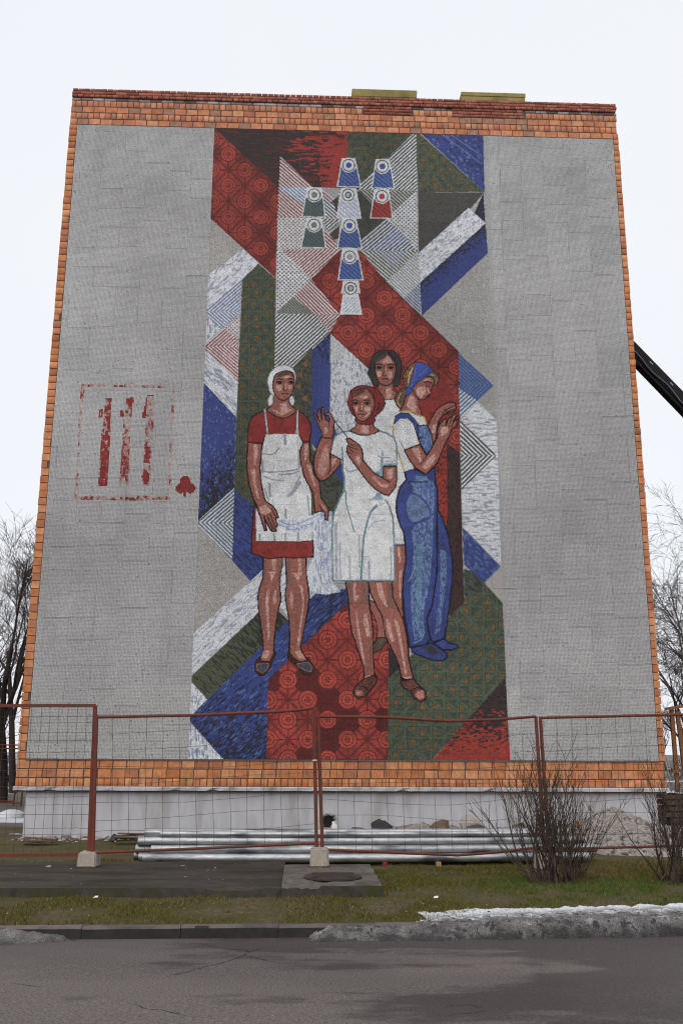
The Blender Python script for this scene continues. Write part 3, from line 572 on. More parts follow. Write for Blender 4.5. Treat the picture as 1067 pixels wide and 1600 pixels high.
dress = E_((440, -115), (540, -75), (620, -68), (755, -115), (830, -90), (900, -50), (930, 20), (937, 245), (790, 252), (785, 370), (770, 560), (815, 605), (850, 660), (890, 780), (905, 1000), (919, 1454), (265, 1454), (255, 1000), (265, 780), (300, 680), (350, 570), (385, 510), (388, 400), (370, 300), (352, 190), (240, 130), (250, 20), (290, -60), (360, -105))
poly(dress, WD)
line(E_((815, 605), (852, 665), (890, 780), (903, 1000), (914, 1450), (268, 1450), (258, 1000), (268, 780), (305, 680), (352, 570), (387, 510), (390, 400), (372, 300), (362, 60)), TEAL, 2.6)
line(E_((240, 125), (252, 20), (292, -58), (365, -103), (440, -112)), TEAL, 2.4); line(E_((440, -112), (540, -72), (620, -64), (755, -112), (830, -88), (900, -45), (928, 20), (934, 245), (790, 248)), TEAL, 2.6)
line(E_((245, 128), (350, 188)), TEAL, 1.8)
poly(E_((700, 325), (760, 290), (770, 160), (790, 160), (795, 365), (770, 560), (800, 600), (680, 600), (720, 540), (770, 520), (775, 390)), noisy((122, 142, 152), .2))
for q, w in (([(740, 150), (800, 165), (865, 165)], 2), ([(800, 205), (925, 200)], 1.8), ([(800, 230), (925, 225)], 1.6), ([(785, 100), (785, 180)], 3), ([(400, 280), (440, 310), (520, 295)], 3), ([(640, 600), (800, 602)], 1.6)): line(E_(*q), noisy((142, 148, 158), .15), w, True)
line(E_((402, 520), (408, 640), (440, 770), (492, 940)), TEAL, 2.0, True); line(E_((720, 668), (660, 740), (620, 860), (590, 1000), (575, 1150), (560, 1440)), TEAL, 3.4, True)
line(E_((800, 640), (720, 690), (650, 760)), (140, 144, 160), 1.2, True); line(E_((820, 820), (700, 840), (630, 920)), (150, 152, 172), 1.3, True); line(E_((450, 750), (520, 810), (600, 815)), (158, 160, 164), 1.2, True)
for x, y0, y1, w in ((300, 850, 1440, 4), (340, 1050, 1440, 2.5), (440, 1200, 1440, 2.5), (640, 1250, 1440, 3), (870, 1100, 1440, 3), (540, 980, 1300, 3)): line(E_((x, y0), (x+5, y1)), noisy((150, 152, 160), .15), w)
# right arm
poly(E_((405, -30), (440, -37), (500, 0), (550, 40), (577, 90), (582, 190), (640, 262), (700, 330), (788, 378), (795, 255), (932, 255), (932, 400), (915, 482), (850, 562), (790, 547), (700, 487), (620, 402), (560, 320), (490, 230), (440, 160), (408, 100), (418, 50), (430, 20), (412, -10)), SK, ol=OL, w=1.8)
line(E_((788, 378), (860, 425)), OL, 1.5)
for q in ([(425, 45), (520, 82)], [(440, 75), (485, 110)], [(415, 98), (465, 128)], [(430, 18), (500, 40)]): line(E_(*q), OL, 1.2)
for q in ([(505, 150), (545, 140), (560, 210), (540, 245), (500, 190)], [(670, 370), (700, 360), (770, 430), (850, 450), (840, 480), (770, 470)], [(825, 285), (890, 280), (885, 385), (830, 380)]): poly(E_(*q), SKH)
# left arm, hand, needle and thread
poly(E_((150, -60), (265, -60), (262, 20), (238, 125), (352, 185), (342, 240), (300, 292), (240, 362), (190, 402), (140, 410), (95, 362), (65, 270), (65, 190), (100, 60)), SK, ol=OL, w=1.8)
line(E_((240, 120), (238, 280), (215, 335)), OL, 1.4, True); poly(E_((250, 180), (300, 170), (295, 220), (255, 260)), SKH)
poly(E_((180, 40), (215, 30), (225, 180), (205, 280), (160, 362), (112, 330), (118, 220)), mottle((154, 108, 98), (172, 132, 122), .45, 43))
poly(B((160, 960), (150, 900), (110, 805), (62, 708), (82, 705), (108, 755), (128, 790), (106, 720), (118, 655), (140, 655), (134, 710), (155, 772), (150, 700), (150, 640), (176, 645), (166, 700), (192, 768), (215, 785), (232, 755), (215, 720), (192, 735), (190, 712), (222, 690), (250, 712), (275, 770), (282, 800), (272, 900), (265, 962)), SK, ol=OL, w=1.4)
poly(B((170, 860), (200, 840), (215, 890), (185, 920)), SKH); line(B((210, 790), (235, 760), (225, 850)), OL, 1.1)
line(B((270, 765), (415, 950)), (52, 54, 88), 1.9)
# head
poly(B((515, 795), (690, 800), (692, 842), (752, 882), (700, 916), (620, 931), (540, 921), (440, 886), (500, 845)), SK, ol=OL, w=1.3); poly(B((570, 830), (635, 830), (645, 915), (545, 910)), SKH)
poly(B((418, 600), (435, 520), (455, 465), (510, 425), (575, 412), (660, 425), (730, 450), (770, 500), (800, 560), (815, 600), (790, 660), (740, 710), (695, 742), (712, 775), (690, 812), (640, 822), (560, 817), (515, 800), (495, 772), (510, 750), (470, 710), (440, 660)), noisy((112, 40, 42), .16, 62), ol=OL, w=1.3)
poly(B((470, 530), (490, 480), (560, 450), (620, 443), (670, 490), (697, 560), (697, 640), (672, 710), (622, 770), (570, 787), (522, 762), (487, 690), (470, 620)), SK, True, OL, 1.5)
poly(B((470, 545), (476, 482), (540, 455), (622, 442), (585, 490), (520, 522)), noisy((80, 62, 52), .2)); line(B((622, 446), (668, 500), (690, 560)), (74, 54, 48), 2.2)
poly(B((530, 535), (590, 510), (640, 530), (600, 555)), SKH); poly(B((500, 640), (525, 640), (520, 690), (505, 680)), SKH, True); poly(B((600, 640), (660, 640), (640, 700), (600, 680)), SKH, True); line(B((595, 750), (650, 700)), (190, 160, 150), 1.6)
face(B, 562, 602, 60)
line(B((740, 590), (745, 640), (720, 680)), OL, 1.2, True)
# ------------------------------------------------ faded red paint on the grey field
cur_part = 8
M_ = Z(100, 580, 4.85)
def worn(P, dens, s, col=(112, 42, 40)):
    P = np.asarray(P, float); bx = bbox(P); X, Y = grid(*bx); m = np.zeros(X.shape, bool)
    for (xa, ya), (xb, yb) in zip(P, np.roll(P, -1, 0)):
        if ya == yb: continue
        c = (Y < ya) != (Y < yb); m ^= c & (X < (xb-xa)*(Y-ya)/(yb-ya)+xa)
    n = .6*vnoise(X/4.5, Y/6, s)+.4*vnoise(X/1.6, Y/1.8, s+1)
    put(bx, m & (n < dens), noisy(col, .1), X, Y)
    a = SHEET[bx[2]:bx[3], bx[0]:bx[1]]; mm = m & (n >= dens) & (n < dens+.25)
    a[mm] = a[mm]*.6+np.array((146, 96, 90))*.4; PART[bx[2]:bx[3], bx[0]:bx[1]][mm] = cur_part
worn(M_((130, 98), (500, 98), (850, 110), (850, 126), (500, 118), (135, 120)), .36, 71)
worn(M_((128, 100), (158, 105), (130, 400), (115, 640), (95, 965), (76, 965), (100, 600), (112, 330)), .38, 72)
worn(M_((75, 940), (400, 945), (800, 945), (800, 975), (400, 978), (75, 975)), .36, 73)
worn(M_((820, 110), (845, 110), (825, 500), (805, 975), (775, 975), (800, 500)), .27, 74)
worn(M_((310, 200), (362, 198), (352, 400), (346, 640), (330, 868), (258, 868), (270, 650), (292, 420)), .60, 75)
worn(M_((290, 600), (340, 600), (328, 865), (260, 865)), .72, 70); worn(M_((262, 290), (300, 280), (295, 350), (265, 355)), .75, 76)
poly(M_((470, 200), (525, 195), (528, 230), (516, 250), (512, 340), (500, 360), (498, 260), (468, 240)), noisy((112, 42, 40), .1)); poly(M_((422, 290), (448, 290), (452, 345), (422, 345)), noisy((112, 42, 40), .1))
worn(M_((462, 240), (520, 240), (505, 440), (500, 640), (490, 862), (422, 862), (430, 640), (450, 420)), .38, 77); worn(M_((440, 500), (500, 500), (490, 800), (425, 800)), .46, 79)
poly(M_((628, 182), (678, 182), (678, 188), (636, 190), (618, 352), (586, 352), (600, 300)), noisy((112, 42, 40), .1))
worn(M_((630, 200), (690, 200), (660, 640), (650, 862), (590, 862), (600, 640)), .34, 78); worn(M_((620, 570), (655, 570), (655, 690), (600, 690)), .6, 80)
disk(*M_((620, 800))[0], 6.2, noisy((112, 42, 40), .1), 10)
for q, r in (((918, 832), 8.6), ((885, 885), 8.4), ((955, 885), 8.4)): disk(*M_(q)[0], r, noisy((108, 41, 40), .1))
poly(M_((908, 850), (930, 850), (926, 955), (906, 955)), noisy((108, 41, 40), .1))
# ---------------------------------------------------------------- ground, road, kerb
R = random.Random(11)
def n2(x, y, s=0): return vnoise(np.asarray(x, float), np.asarray(y, float), s)
def fbm(x, y, s=0): return n2(x, y, s)*.5+n2(x*2.1, y*2.1, s+1)*.27+n2(x*4.3, y*4.3, s+2)*.15+n2(x*9, y*9, s+3)*.08
def field(xs, ys, hf):
    X, Y = np.meshgrid(xs, ys); Zz = hf(X, Y); nx, ny = len(xs), len(ys)
    V = np.stack([X, Y, Zz], -1).reshape(-1, 3)
    i = np.arange((ny-1)*(nx-1)); r, c = i//(nx-1), i % (nx-1); a = r*nx+c
    return V, np.stack([a, a+1, a+nx+1, a+nx], -1)
KY = lambda x: -8.62+.028*(x+3)
M_soil = mat('soil_and_moss', lin((60, 52, 36)), lin((92, 80, 58)), 14, .95, .8, 60, lin((66, 62, 24)), 1.6, (.40, .56))
M_far = mat('winter_ground', lin((74, 70, 64)), lin((104, 99, 92)), .6, .95, .3, 8, lin((196, 198, 203)), .3, (.56, .64))
M_asph = mat('asphalt', lin((54, 50, 49)), lin((126, 118, 115)), 85, .8, .5, 150, (.80, .79, .80), .36, (.47, .60), .2, stretch=(.6, 1.3, 1), mul=True, shift=(3.1, .7, 0))
M_kerb = mat('kerb_concrete', lin((86, 80, 78)), lin((104, 97, 95)), 9, .9, .3, 120, lin((70, 66, 64)), 2, (.5, .7), rnd=.07)
M_kerbf = mat('kerb_dark_face', lin((40, 37, 36)), lin((54, 50, 48)), 9, .8, .3, 120, rnd=.07)  # darker concrete tone for the upright road-side face of the kerb
def soil_h(X, Y):
    return .0+.025*(fbm(X*1.6, Y*1.6, 3)-.5)+.012*(n2(X*9, Y*9, 5)-.5)-.085*np.clip((-7.5-Y)/.9, 0, 1)+.05*np.clip((Y+1.5)/1.5, 0, 1)
xs = np.concatenate([np.linspace(-16, -6.6, 40), np.linspace(-6.5, 7.5, 281), np.linspace(7.8, 22, 40)])
def lawn_h(X, Y): return np.where(Y < KY(X)+.07, -.3, soil_h(X, Y))
ys = np.concatenate([np.linspace(-9.5, -8.75, 4), np.linspace(-8.66, -3, 150), np.linspace(-2.9, 3, 40)])
V, Fq = field(xs, ys, soil_h); V[:, 2] = np.where(V[:, 1] < KY(V[:, 0])+.06, -.26, V[:, 2])
tag(link('lawn', mesh_np('lawn', V, Fq, smooth=True), M_soil), kind='structure')
V, Fq = field(np.linspace(-400, 400, 81), np.concatenate([np.linspace(2.5, 30, 30), np.linspace(34, 900, 40)]), lambda X, Y: -.02+.06*(n2(X*.2, Y*.2, 8)-.5)+0*X)
tag(link('ground', mesh_np('ground', V, Fq, smooth=True), M_far), kind='structure')
m = MB(); m.add([(-16, -9.5, -.05), (-400, -9.5, -.05), (-400, 2.6, -.05), (-16, 2.6, -.05)], [(0, 1, 2, 3)]); m.add([(22, -9.5, -.05), (400, -9.5, -.05), (400, 2.6, -.05), (22, 2.6, -.05)], [(0, 1, 2, 3)])
tag(m.build('verge', M_far), kind='structure')
V, Fq = field(np.linspace(-60, 60, 121), np.concatenate([np.linspace(-60, -14, 20), np.linspace(-13.5, -8.0, 56)]), lambda X, Y: -.205+.012*(fbm(X*.7, Y*1.4, 12)-.5)+.006*np.clip((Y+13)/4, 0, 1))
def road_extra(m):
    N, L = m.node_tree.nodes, m.node_tree.links; p = N['Principled BSDF']; base = p.inputs['Base Color'].links[0].from_socket
    g = N.new('ShaderNodeNewGeometry'); sx = N.new('ShaderNodeSeparateXYZ'); L.new(g.outputs['Position'], sx.inputs[0])
    # damp gutter and wet right-hand stretch, ragged outline
    no = N.new('ShaderNodeTexNoise'); no.inputs['Scale'].default_value = .8; no.inputs['Detail'].default_value = 7; no.inputs['Roughness'].default_value = .6; mp = N.new('ShaderNodeMapping'); mp.inputs['Scale'].default_value = (.55, 1.5, 1); L.new(g.outputs['Position'], mp.inputs[0]); L.new(mp.outputs[0], no.inputs['Vector'])
    mx_ = N.new('ShaderNodeMapRange'); mx_.inputs[1].default_value = -3; mx_.inputs[2].default_value = 3; mx_.inputs[3].default_value = -.10; mx_.inputs[4].default_value = .16; L.new(sx.outputs[0], mx_.inputs[0])
    my_ = N.new('ShaderNodeMapRange'); my_.inputs[1].default_value = -9.6; my_.inputs[2].default_value = -8.9; my_.inputs[3].default_value = 0; my_.inputs[4].default_value = .10; L.new(sx.outputs[1], my_.inputs[0])
    a1 = N.new('ShaderNodeMath'); L.new(no.outputs['Fac'], a1.inputs[0]); L.new(mx_.outputs[0], a1.inputs[1]); a2 = N.new('ShaderNodeMath'); L.new(a1.outputs[0], a2.inputs[0]); L.new(my_.outputs[0], a2.inputs[1])
    wet = N.new('ShaderNodeMapRange'); wet.inputs[1].default_value = .53; wet.inputs[2].default_value = .60; L.new(a2.outputs[0], wet.inputs[0])
    w = N.new('ShaderNodeMix'); w.data_type = 'RGBA'; w.blend_type = 'MULTIPLY'; L.new(wet.outputs[0], w.inputs[0]); L.new(base, w.inputs[6]); w.inputs[7].default_value = (.56, .54, .55, 1)
    # cracks
    wn_ = N.new('ShaderNodeTexNoise'); wn_.inputs['Scale'].default_value = 2.5; wn_.inputs['Detail'].default_value = 5; L.new(g.outputs['Position'], wn_.inputs['Vector'])
    ad = N.new('ShaderNodeMix'); ad.data_type = 'VECTOR'; ad.inputs[0].default_value = .22; L.new(g.outputs['Position'], ad.inputs[4]); L.new(wn_.outputs['Color'], ad.inputs[5])
    vo = N.new('ShaderNodeTexVoronoi'); vo.feature = 'DISTANCE_TO_EDGE'; vo.inputs['Scale'].default_value = .62; L.new(ad.outputs[1], vo.inputs['Vector'])
    cr = N.new('ShaderNodeMapRange'); cr.inputs[1].default_value = .0015; cr.inputs[2].default_value = .006; cr.inputs[3].default_value = 1; cr.inputs[4].default_value = 0; L.new(vo.outputs['Distance'], cr.inputs[0])
    ms_ = N.new('ShaderNodeMapRange'); ms_.inputs[1].default_value = .56; ms_.inputs[2].default_value = .62; n5 = N.new('ShaderNodeTexNoise'); n5.inputs['Scale'].default_value = .9; L.new(g.outputs['Position'], n5.inputs['Vector']); L.new(n5.outputs['Fac'], ms_.inputs[0])
    cm = N.new('ShaderNodeMath'); cm.operation = 'MULTIPLY'; L.new(cr.outputs[0], cm.inputs[0]); L.new(ms_.outputs[0], cm.inputs[1])
    c = N.new('ShaderNodeMix'); c.data_type = 'RGBA'; L.new(cm.outputs[0], c.inputs[0]); L.new(w.outputs[2], c.inputs[6]); c.inputs[7].default_value = (.018, .016, .016, 1); L.new(c.outputs[2], p.inputs['Base Color'])
    rr = N.new('ShaderNodeMapRange'); rr.inputs[3].default_value = .85; rr.inputs[4].default_value = .55; L.new(wet.outputs[0], rr.inputs[0]); L.new(rr.outputs[0], p.inputs['Roughness'])
road_extra(M_asph)
tag(link('road', mesh_np('road', V, Fq, smooth=True), M_asph), kind='structure')
kerb = tag(empty('kerb', (0, -8.55, -.1)), kind='structure')
kx = at(129, 1450, -8.6).x
def kerb_mesh(s):
    r = random.Random(s); m = MB(); w = .993
    prof = [(-.0, -.27), (-.004, -.105), (.014, -.085), (.09, -.08), (.12, -.09), (.12, -.27)]
    n = 7; vs_ = []
    for i in range(n+1):
        for (y, z) in prof: vs_.append((i/n*w, y+r.uniform(-.003, .003), z+r.uniform(-.002, .002)))
    k = len(prof); fs = [(i*k+j, (i+1)*k+j, (i+1)*k+j+1, i*k+j+1) for i in range(n) for j in range(k-1)]+[tuple(range(k-1, -1, -1)), tuple(n*k+j for j in range(k))]
    m.add(vs_, fs); me = m.build('kerb_stone', M_kerb).data; me.materials.append(M_kerbf)
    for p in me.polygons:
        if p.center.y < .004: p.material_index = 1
    return me
kms = []
for s in range(3):
    me = kerb_mesh(s); o = [q for q in bpy.data.objects if q.data == me][0]; bpy.data.objects.remove(o); kms.append(me)
for i in range(-5, 10):
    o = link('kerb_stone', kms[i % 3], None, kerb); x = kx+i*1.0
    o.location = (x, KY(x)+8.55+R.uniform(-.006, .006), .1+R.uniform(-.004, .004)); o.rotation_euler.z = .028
# ---------------------------------------------------------------- concrete path slab with chipped front, manhole slab
M_path = mat('wet_mossy_concrete', lin((48, 43, 40)), lin((72, 65, 60)), 9, .8, .7, 60, lin((44, 41, 30)), 1.6, (.44, .62), .2, stretch=(.5, 1.6, 1))
M_edge = mat('dark_concrete_edge', lin((40, 37, 32)), lin((62, 57, 50)), 7, .95, .7, 40, lin((48, 48, 24)), 3, (.5, .62))  # darker concrete tone for the upright edges of path and slab
M_slab = mat('cast_concrete', lin((74, 69, 65)), lin((104, 97, 92)), 9, .9, .7, 70, lin((70, 66, 62)), 2.2, (.5, .64))
V, Fq = field(np.linspace(-14, -1.06, 220), np.concatenate([[-7.19, -7.175], np.linspace(-7.16, -4.35, 70), [-4.34]]),
              lambda X, Y: .1+.014*(fbm(X*1.3, Y*2.2, 21)-.5)-.03*np.clip((n2(X*3.3, Y*9, 22)-.62)*5, 0, 1)*np.clip((-7.0-Y)*8, 0, 1))
e = (V[:, 1] < -7.185) | (V[:, 1] > -4.345); V[e, 2] = -.1; V[:, 1] += np.where(V[:, 1] < -7.0, .02*(n2(V[:, 0]*2.3, V[:, 0]*0, 23)-.5)+.04*np.clip(-V[:, 0]-1, 0, 4)/4, 0)
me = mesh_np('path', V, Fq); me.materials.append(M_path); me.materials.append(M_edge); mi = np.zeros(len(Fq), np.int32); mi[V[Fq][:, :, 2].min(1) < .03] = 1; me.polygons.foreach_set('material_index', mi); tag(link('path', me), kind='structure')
ms = tag(empty('manhole_slab', (-.4, -6.2, 0)), 'weathered square concrete slab holding a rusty round manhole cover', 'slab')
gx = np.concatenate([[-1.065, -1.055], np.linspace(-1.04, .12, 60), [.135, .15]]); gy_ = np.concatenate([[-7.20, -7.185], np.linspace(-7.16, -5.1, 60), [-5.09]])
def slab_h(X, Y):
    h = .125+.022*(fbm(X*3, Y*3, 31)-.5)+.03*np.clip((Y+7.2)*1.2, 0, .5)-.05*np.clip((fbm(X*2.7, Y*2.7, 33)-.56)*9, 0, 1)*np.clip(np.maximum(-6.8-Y, X+.2)*3, 0, 1)
    return h
V, Fq = field(gx, gy_, slab_h)
e = (V[:, 0] < -1.06) | (V[:, 0] > .145) | (V[:, 1] < -7.195) | (V[:, 1] > -5.095); V[e, 2] = -.08
V[:, 1] += np.where(V[:, 1] < -7.1, .03*(n2(V[:, 0]*4, V[:, 0]*0, 34)-.5), 0); V[:, 0] += np.where(V[:, 0] > .1, .05*(n2(V[:, 1]*3, V[:, 1]*0, 35)-.5), 0)
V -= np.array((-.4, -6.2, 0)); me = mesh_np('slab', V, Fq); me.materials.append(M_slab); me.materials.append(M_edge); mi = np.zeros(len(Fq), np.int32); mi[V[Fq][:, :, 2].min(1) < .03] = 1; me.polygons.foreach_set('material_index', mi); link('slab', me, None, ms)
M_rust = mat('rusty_cast_iron', lin((56, 48, 45)), lin((72, 60, 55)), 14, .85, .5, 60)
m = MB(); m.tube([(0, 0, 0), (0, 0, .02)], .36, 40); m.tube([(0, 0, .02), (0, 0, .026)], .3, 40)
for k in range(-3, 4): m.box(-.26, .26, k*.07-.012, k*.07+.012, .024, .034)
o = m.build('manhole_cover', M_rust, ms); o.location = (-.03, -.36, .145)
# ---------------------------------------------------------------- building
BX0, BX1, ZB, ZT = -6.3, 6.3, 1.0, 16.40
MX0, MX1, MZ0, MZ1 = -6.125, 6.167, 1.514, 15.47
bld = tag(empty('apartment_block', (0, 0, 0)), 'five-storey brick block end wall with huge mosaic of four textile workers', 'building')
M_mort = mat('mortar', lin((76, 66, 59)), lin((104, 92, 83)), 20, .95, .4, 90)
m = MB(); m.box(BX0+.03, BX1-.03, .0, 34, .9, 16.16); m.box(BX0+.05, BX1-.05, .12, 34, 16.16, 16.38)
m.build('wall', M_mort, bld)
M_roof = mat('roofing_felt', lin((60, 60, 62)), lin((74, 74, 76)), 3, .9)
m = MB(); m.box(BX0+.3, BX1-.3, .4, 33.8, 16.381, 16.40); m.build('roof', M_roof, bld)
# plinth: rendered, painted, with one broken hole near the middle
M_pl = mat('painted_render', lin((173, 172, 176)), lin((187, 186, 190)), 3.5, .9, .6, 35, lin((160, 157, 157)), 1.1, (.52, .68), .15, stretch=(2.4, 1, .6))
PX0, PX1, PYF = -6.1, 6.1, .07; hx0, hx1, hz0, hz1 = -.42, -.2, .24, .47
m = MB(); m.box(PX0, hx0, PYF, 34, -.3, .93); m.box(hx1, PX1, PYF, 34, -.3, .93); m.box(hx0, hx1, PYF, .6, hz1, .93); m.box(hx0, hx1, PYF, .6, -.3, hz0); m.box(hx0, hx1, .6, .62, hz0, hz1)
m.build('plinth', M_pl, bld)
m = MB(); nL = 90; r = random.Random(5); xs_ = [BX0-.02+(BX1-BX0+.04)*i/nL for i in range(nL+1)]
vs_ = []
for i, x in enumerate(xs_):
    ch = r.uniform(0, .012)+(.03 if r.random() < .06 else 0)
    vs_ += [(x, .08, .925), (x, -.05+ch, .925+ch*.5), (x, -.055+r.uniform(0, .004), .988), (x, -.03, 1.0), (x, .08, 1.0)]
m.add(vs_, [(i*5+j, (i+1)*5+j, (i+1)*5+(j+1) % 5, i*5+(j+1) % 5) for i in range(nL) for j in range(5)]+[(4, 3, 2, 1, 0), tuple(nL*5+j for j in range(5))])
M_led = mat('ledge_concrete', lin((176, 173, 176)), lin((196, 193, 196)), 8, .9, .4, 60, lin((136, 130, 126)), 2.5, (.56, .7))
m.build('ledge', M_led, bld)
# bricks: course by course, the largest as parts of their own
bricks = []   # x0,x1,z0,z1,kind,proud
def course(z0, z1, w, x0, x1, kind, off=0., gap=.016, proud=.015, skip=None):
    x = x0-off
    while x < x1-.02:
        a, b = max(x, x0), min(x+w, x1)
        if b-a > .05 and not (skip and skip((a+b)/2)):
            bricks.append((a+gap/2+R.uniform(-.004, .004), b-gap/2+R.uniform(-.004, .004), z0+gap/2+R.uniform(-.003, .003)*(kind < 2), z1-gap/2+R.uniform(-.003, .003)*(kind < 2), kind, proud+R.uniform(-.004, .004)))
        x += w
course(1.0, 1.155, .130, BX0, BX1, 0); course(1.155, 1.325, .262, BX0, BX1, 0, .02); course(1.325, 1.497, .262, BX0, BX1, 0, .0)
z = 1.505; k = 0
while z < 15.44:
    h = min(.1573, 15.475-z)
    for a, b in ((BX0, MX0-.008), (MX1+.008, BX1)):
        j = R.uniform(-.006, .006); k += 1
        if a < 0: bricks.append((a+j, b-(R.choice((0, 0, 0, .02, .05)) if k % 3 == 0 else .003), z+.007, z+h-.007, 0, .015+R.uniform(-.006, .006)))
        else: bricks.append((a+.004, b+j, z+.007, z+h-.007, 0, .015+R.uniform(-.006, .006)))
    z += .1573
in_p = lambda x: (.35 < x < 1.52) or (2.42 < x < 4.12)
zz = 15.478
course(zz, zz+.157, .262, BX0, BX1, 1, .1); course(zz+.157, zz+.314, .131, BX0, BX1, 1); course(zz+.314, zz+.471, .262, BX0, BX1, 1, .0)
course(zz+.471, zz+.63, .131, BX0, BX1, 1, .03, skip=in_p)
for j in range(2): course(zz+.475+j*.078, zz+.55+j*.078, .262, .37, 1.5, 2, .13*j, .012, .02); course(zz+.475+j*.078, zz+.55+j*.078, .262, 2.44, 4.1, 2, .13*j, .012, .02)
course(zz+.632, zz+.70, .262, BX0, BX1, 3, .05, .012, .012, skip=in_p)
course(zz+.632, zz+.705, .262, .37, 1.5, 2, .07, .012, .02); course(zz+.632, zz+.705, .262, 2.44, 4.1, 2, .07, .012, .02)
for j in range(3): course(zz+.708+j*.0755, zz+.782+j*.0755, .131 if j % 2 == 0 else .262, BX0, BX1, 2, .06*j, .010, .04)
BC = {0: [(194, 128, 88), (188, 120, 78), (202, 142, 102), (180, 114, 76), (194, 134, 96), (168, 110, 80), (198, 132, 88), (186, 122, 84)],
      1: [(198, 132, 98), (188, 122, 90), (202, 144, 110), (178, 116, 88), (160, 120, 100), (194, 128, 92), (170, 110, 86), (198, 136, 102)],
      2: [(150, 90, 74), (138, 80, 66), (130, 78, 66), (158, 100, 82)], 3: [(150, 146, 148), (172, 168, 170), (120, 112, 112), (98, 88, 86)]}
def brick_mat(name, cols, lo):
    m = bpy.data.materials.new(name); m.use_nodes = True; N, L = m.node_tree.nodes, m.node_tree.links; p = N['Principled BSDF']
    p.inputs['Roughness'].default_value = .9; p.inputs['Specular IOR Level'].default_value = .2
    oi = N.new('ShaderNodeObjectInfo'); rp = N.new('ShaderNodeValToRGB'); rp.color_ramp.interpolation = 'CONSTANT'
    while len(rp.color_ramp.elements) < len(cols): rp.color_ramp.elements.new(.5)
    for i, c in enumerate(cols): rp.color_ramp.elements[i].position = i/len(cols); rp.color_ramp.elements[i].color = (*lin(c), 1)
    L.new(oi.outputs['Random'], rp.inputs[0]); src = rp.outputs[0]
    if lo:
        a = N.new('ShaderNodeAttribute'); a.attribute_name = 'tone'; src = a.outputs['Color']
    g = N.new('ShaderNodeNewGeometry'); no = N.new('ShaderNodeTexNoise'); no.inputs['Scale'].default_value = 9; no.inputs['Detail'].default_value = 6; L.new(g.outputs['Position'], no.inputs['Vector'])
    mr = N.new('ShaderNodeMapRange'); mr.inputs[1].default_value = .3; mr.inputs[2].default_value = .7; mr.inputs[3].default_value = .72; mr.inputs[4].default_value = 1.14; L.new(no.outputs['Fac'], mr.inputs[0])
    hs = N.new('ShaderNodeHueSaturation'); L.new(mr.outputs[0], hs.inputs['Value']); L.new(src, hs.inputs['Color'])
    n2_ = N.new('ShaderNodeTexNoise'); n2_.inputs['Scale'].default_value = 3.1; n2_.inputs['Detail'].default_value = 5; L.new(g.outputs['Position'], n2_.inputs['Vector'])
    m2 = N.new('ShaderNodeMapRange'); m2.inputs[1].default_value = .55; m2.inputs[2].default_value = .70; m2.inputs[4].default_value = .75; L.new(n2_.outputs['Fac'], m2.inputs[0])
    mx = N.new('ShaderNodeMix'); mx.data_type = 'RGBA'; L.new(m2.outputs[0], mx.inputs[0]); L.new(hs.outputs[0], mx.inputs[6]); mx.inputs[7].default_value = (*lin((158, 112, 92)), 1)
    L.new(mx.outputs[2], p.inputs['Base Color'])
    b = N.new('ShaderNodeBump'); b.inputs['Strength'].default_value = .4; b.inputs['Distance'].default_value = .006; nb = N.new('ShaderNodeTexNoise'); nb.inputs['Scale'].default_value = 45; L.new(g.outputs['Position'], nb.inputs['Vector']); L.new(nb.outputs['Fac'], b.inputs['Height']); L.new(b.outputs[0], p.inputs['Normal'])
    return m
M_br = {0: brick_mat('orange_brick', BC[0], False), 1: brick_mat('pale_orange_brick', BC[1], False)}
M_brj = brick_mat('brick_courses', BC[2], True)
def brick_verts(r):
    c = .035; j = lambda: r.uniform(-.018, .018)
    return [(0, 1, 0), (1, 1, 0), (1, 1, 1), (0, 1, 1), (0, .06, 0), (1, .06, 0), (1, .06, 1), (0, .06, 1),
            (.025+j()*.5, j(), c+j()), (1-.025+j()*.5, j(), c+j()), (1-.025+j()*.5, j(), 1-c+j()), (.025+j()*.5, j(), 1-c+j())]
BF = [(0, 1, 5, 4), (1, 2, 6, 5), (2, 3, 7, 6), (3, 0, 4, 7), (4, 5, 9, 8), (5, 6, 10, 9), (6, 7, 11, 10), (7, 4, 8, 11), (8, 9, 10, 11)]
def px_area(b): return (b[1]-b[0])*(b[3]-b[2])*(1.0 if b[2] < 8 else .62-.1*(b[2]-8)/8)
order = sorted([b for b in bricks if b[4] in (0, 1)], key=px_area, reverse=True)
own, rest = order[:300], order[300:]+[b for b in bricks if b[4] in (2, 3)]
bmes = {}
for kd in (0, 1):
    for v in range(4):
        me = bpy.data.meshes.new('brick'); me.from_pydata(brick_verts(random.Random(kd*10+v)), [], [f[::-1] for f in BF]); me.materials.append(M_br[kd]); bmes[kd, v] = me
for (x0, x1, z0, z1, kd, pr) in own:
    o = link('brick', bmes[kd, R.randrange(4)], None, bld); o.location = (x0, -pr, z0); o.scale = (x1-x0, .08, z1-z0)
V, Fq, T = [], [], []
for (x0, x1, z0, z1, kd, pr) in rest:
    n = len(V); V += [(x0+(x1-x0)*a, -pr+(.08 if pr > -.01 else .06)*b+(.0 if kd != 2 else 0), z0+(z1-z0)*c) for a, b, c in brick_verts(R)]
    c = np.array(lin(R.choice(BC[kd])))*R.uniform(.88, 1.12)
    for f in BF: Fq.append([i+n for i in f[::-1]]); T.append(c)
tag(link('brick_courses', mesh_np('brick_courses', V, Fq, T), M_brj, bld), kind='stuff')
m = MB(); m.box(BX0+.02, BX1-.02, .03, .2, 16.1, 16.395); m.build('parapet_core', M_mort, bld)
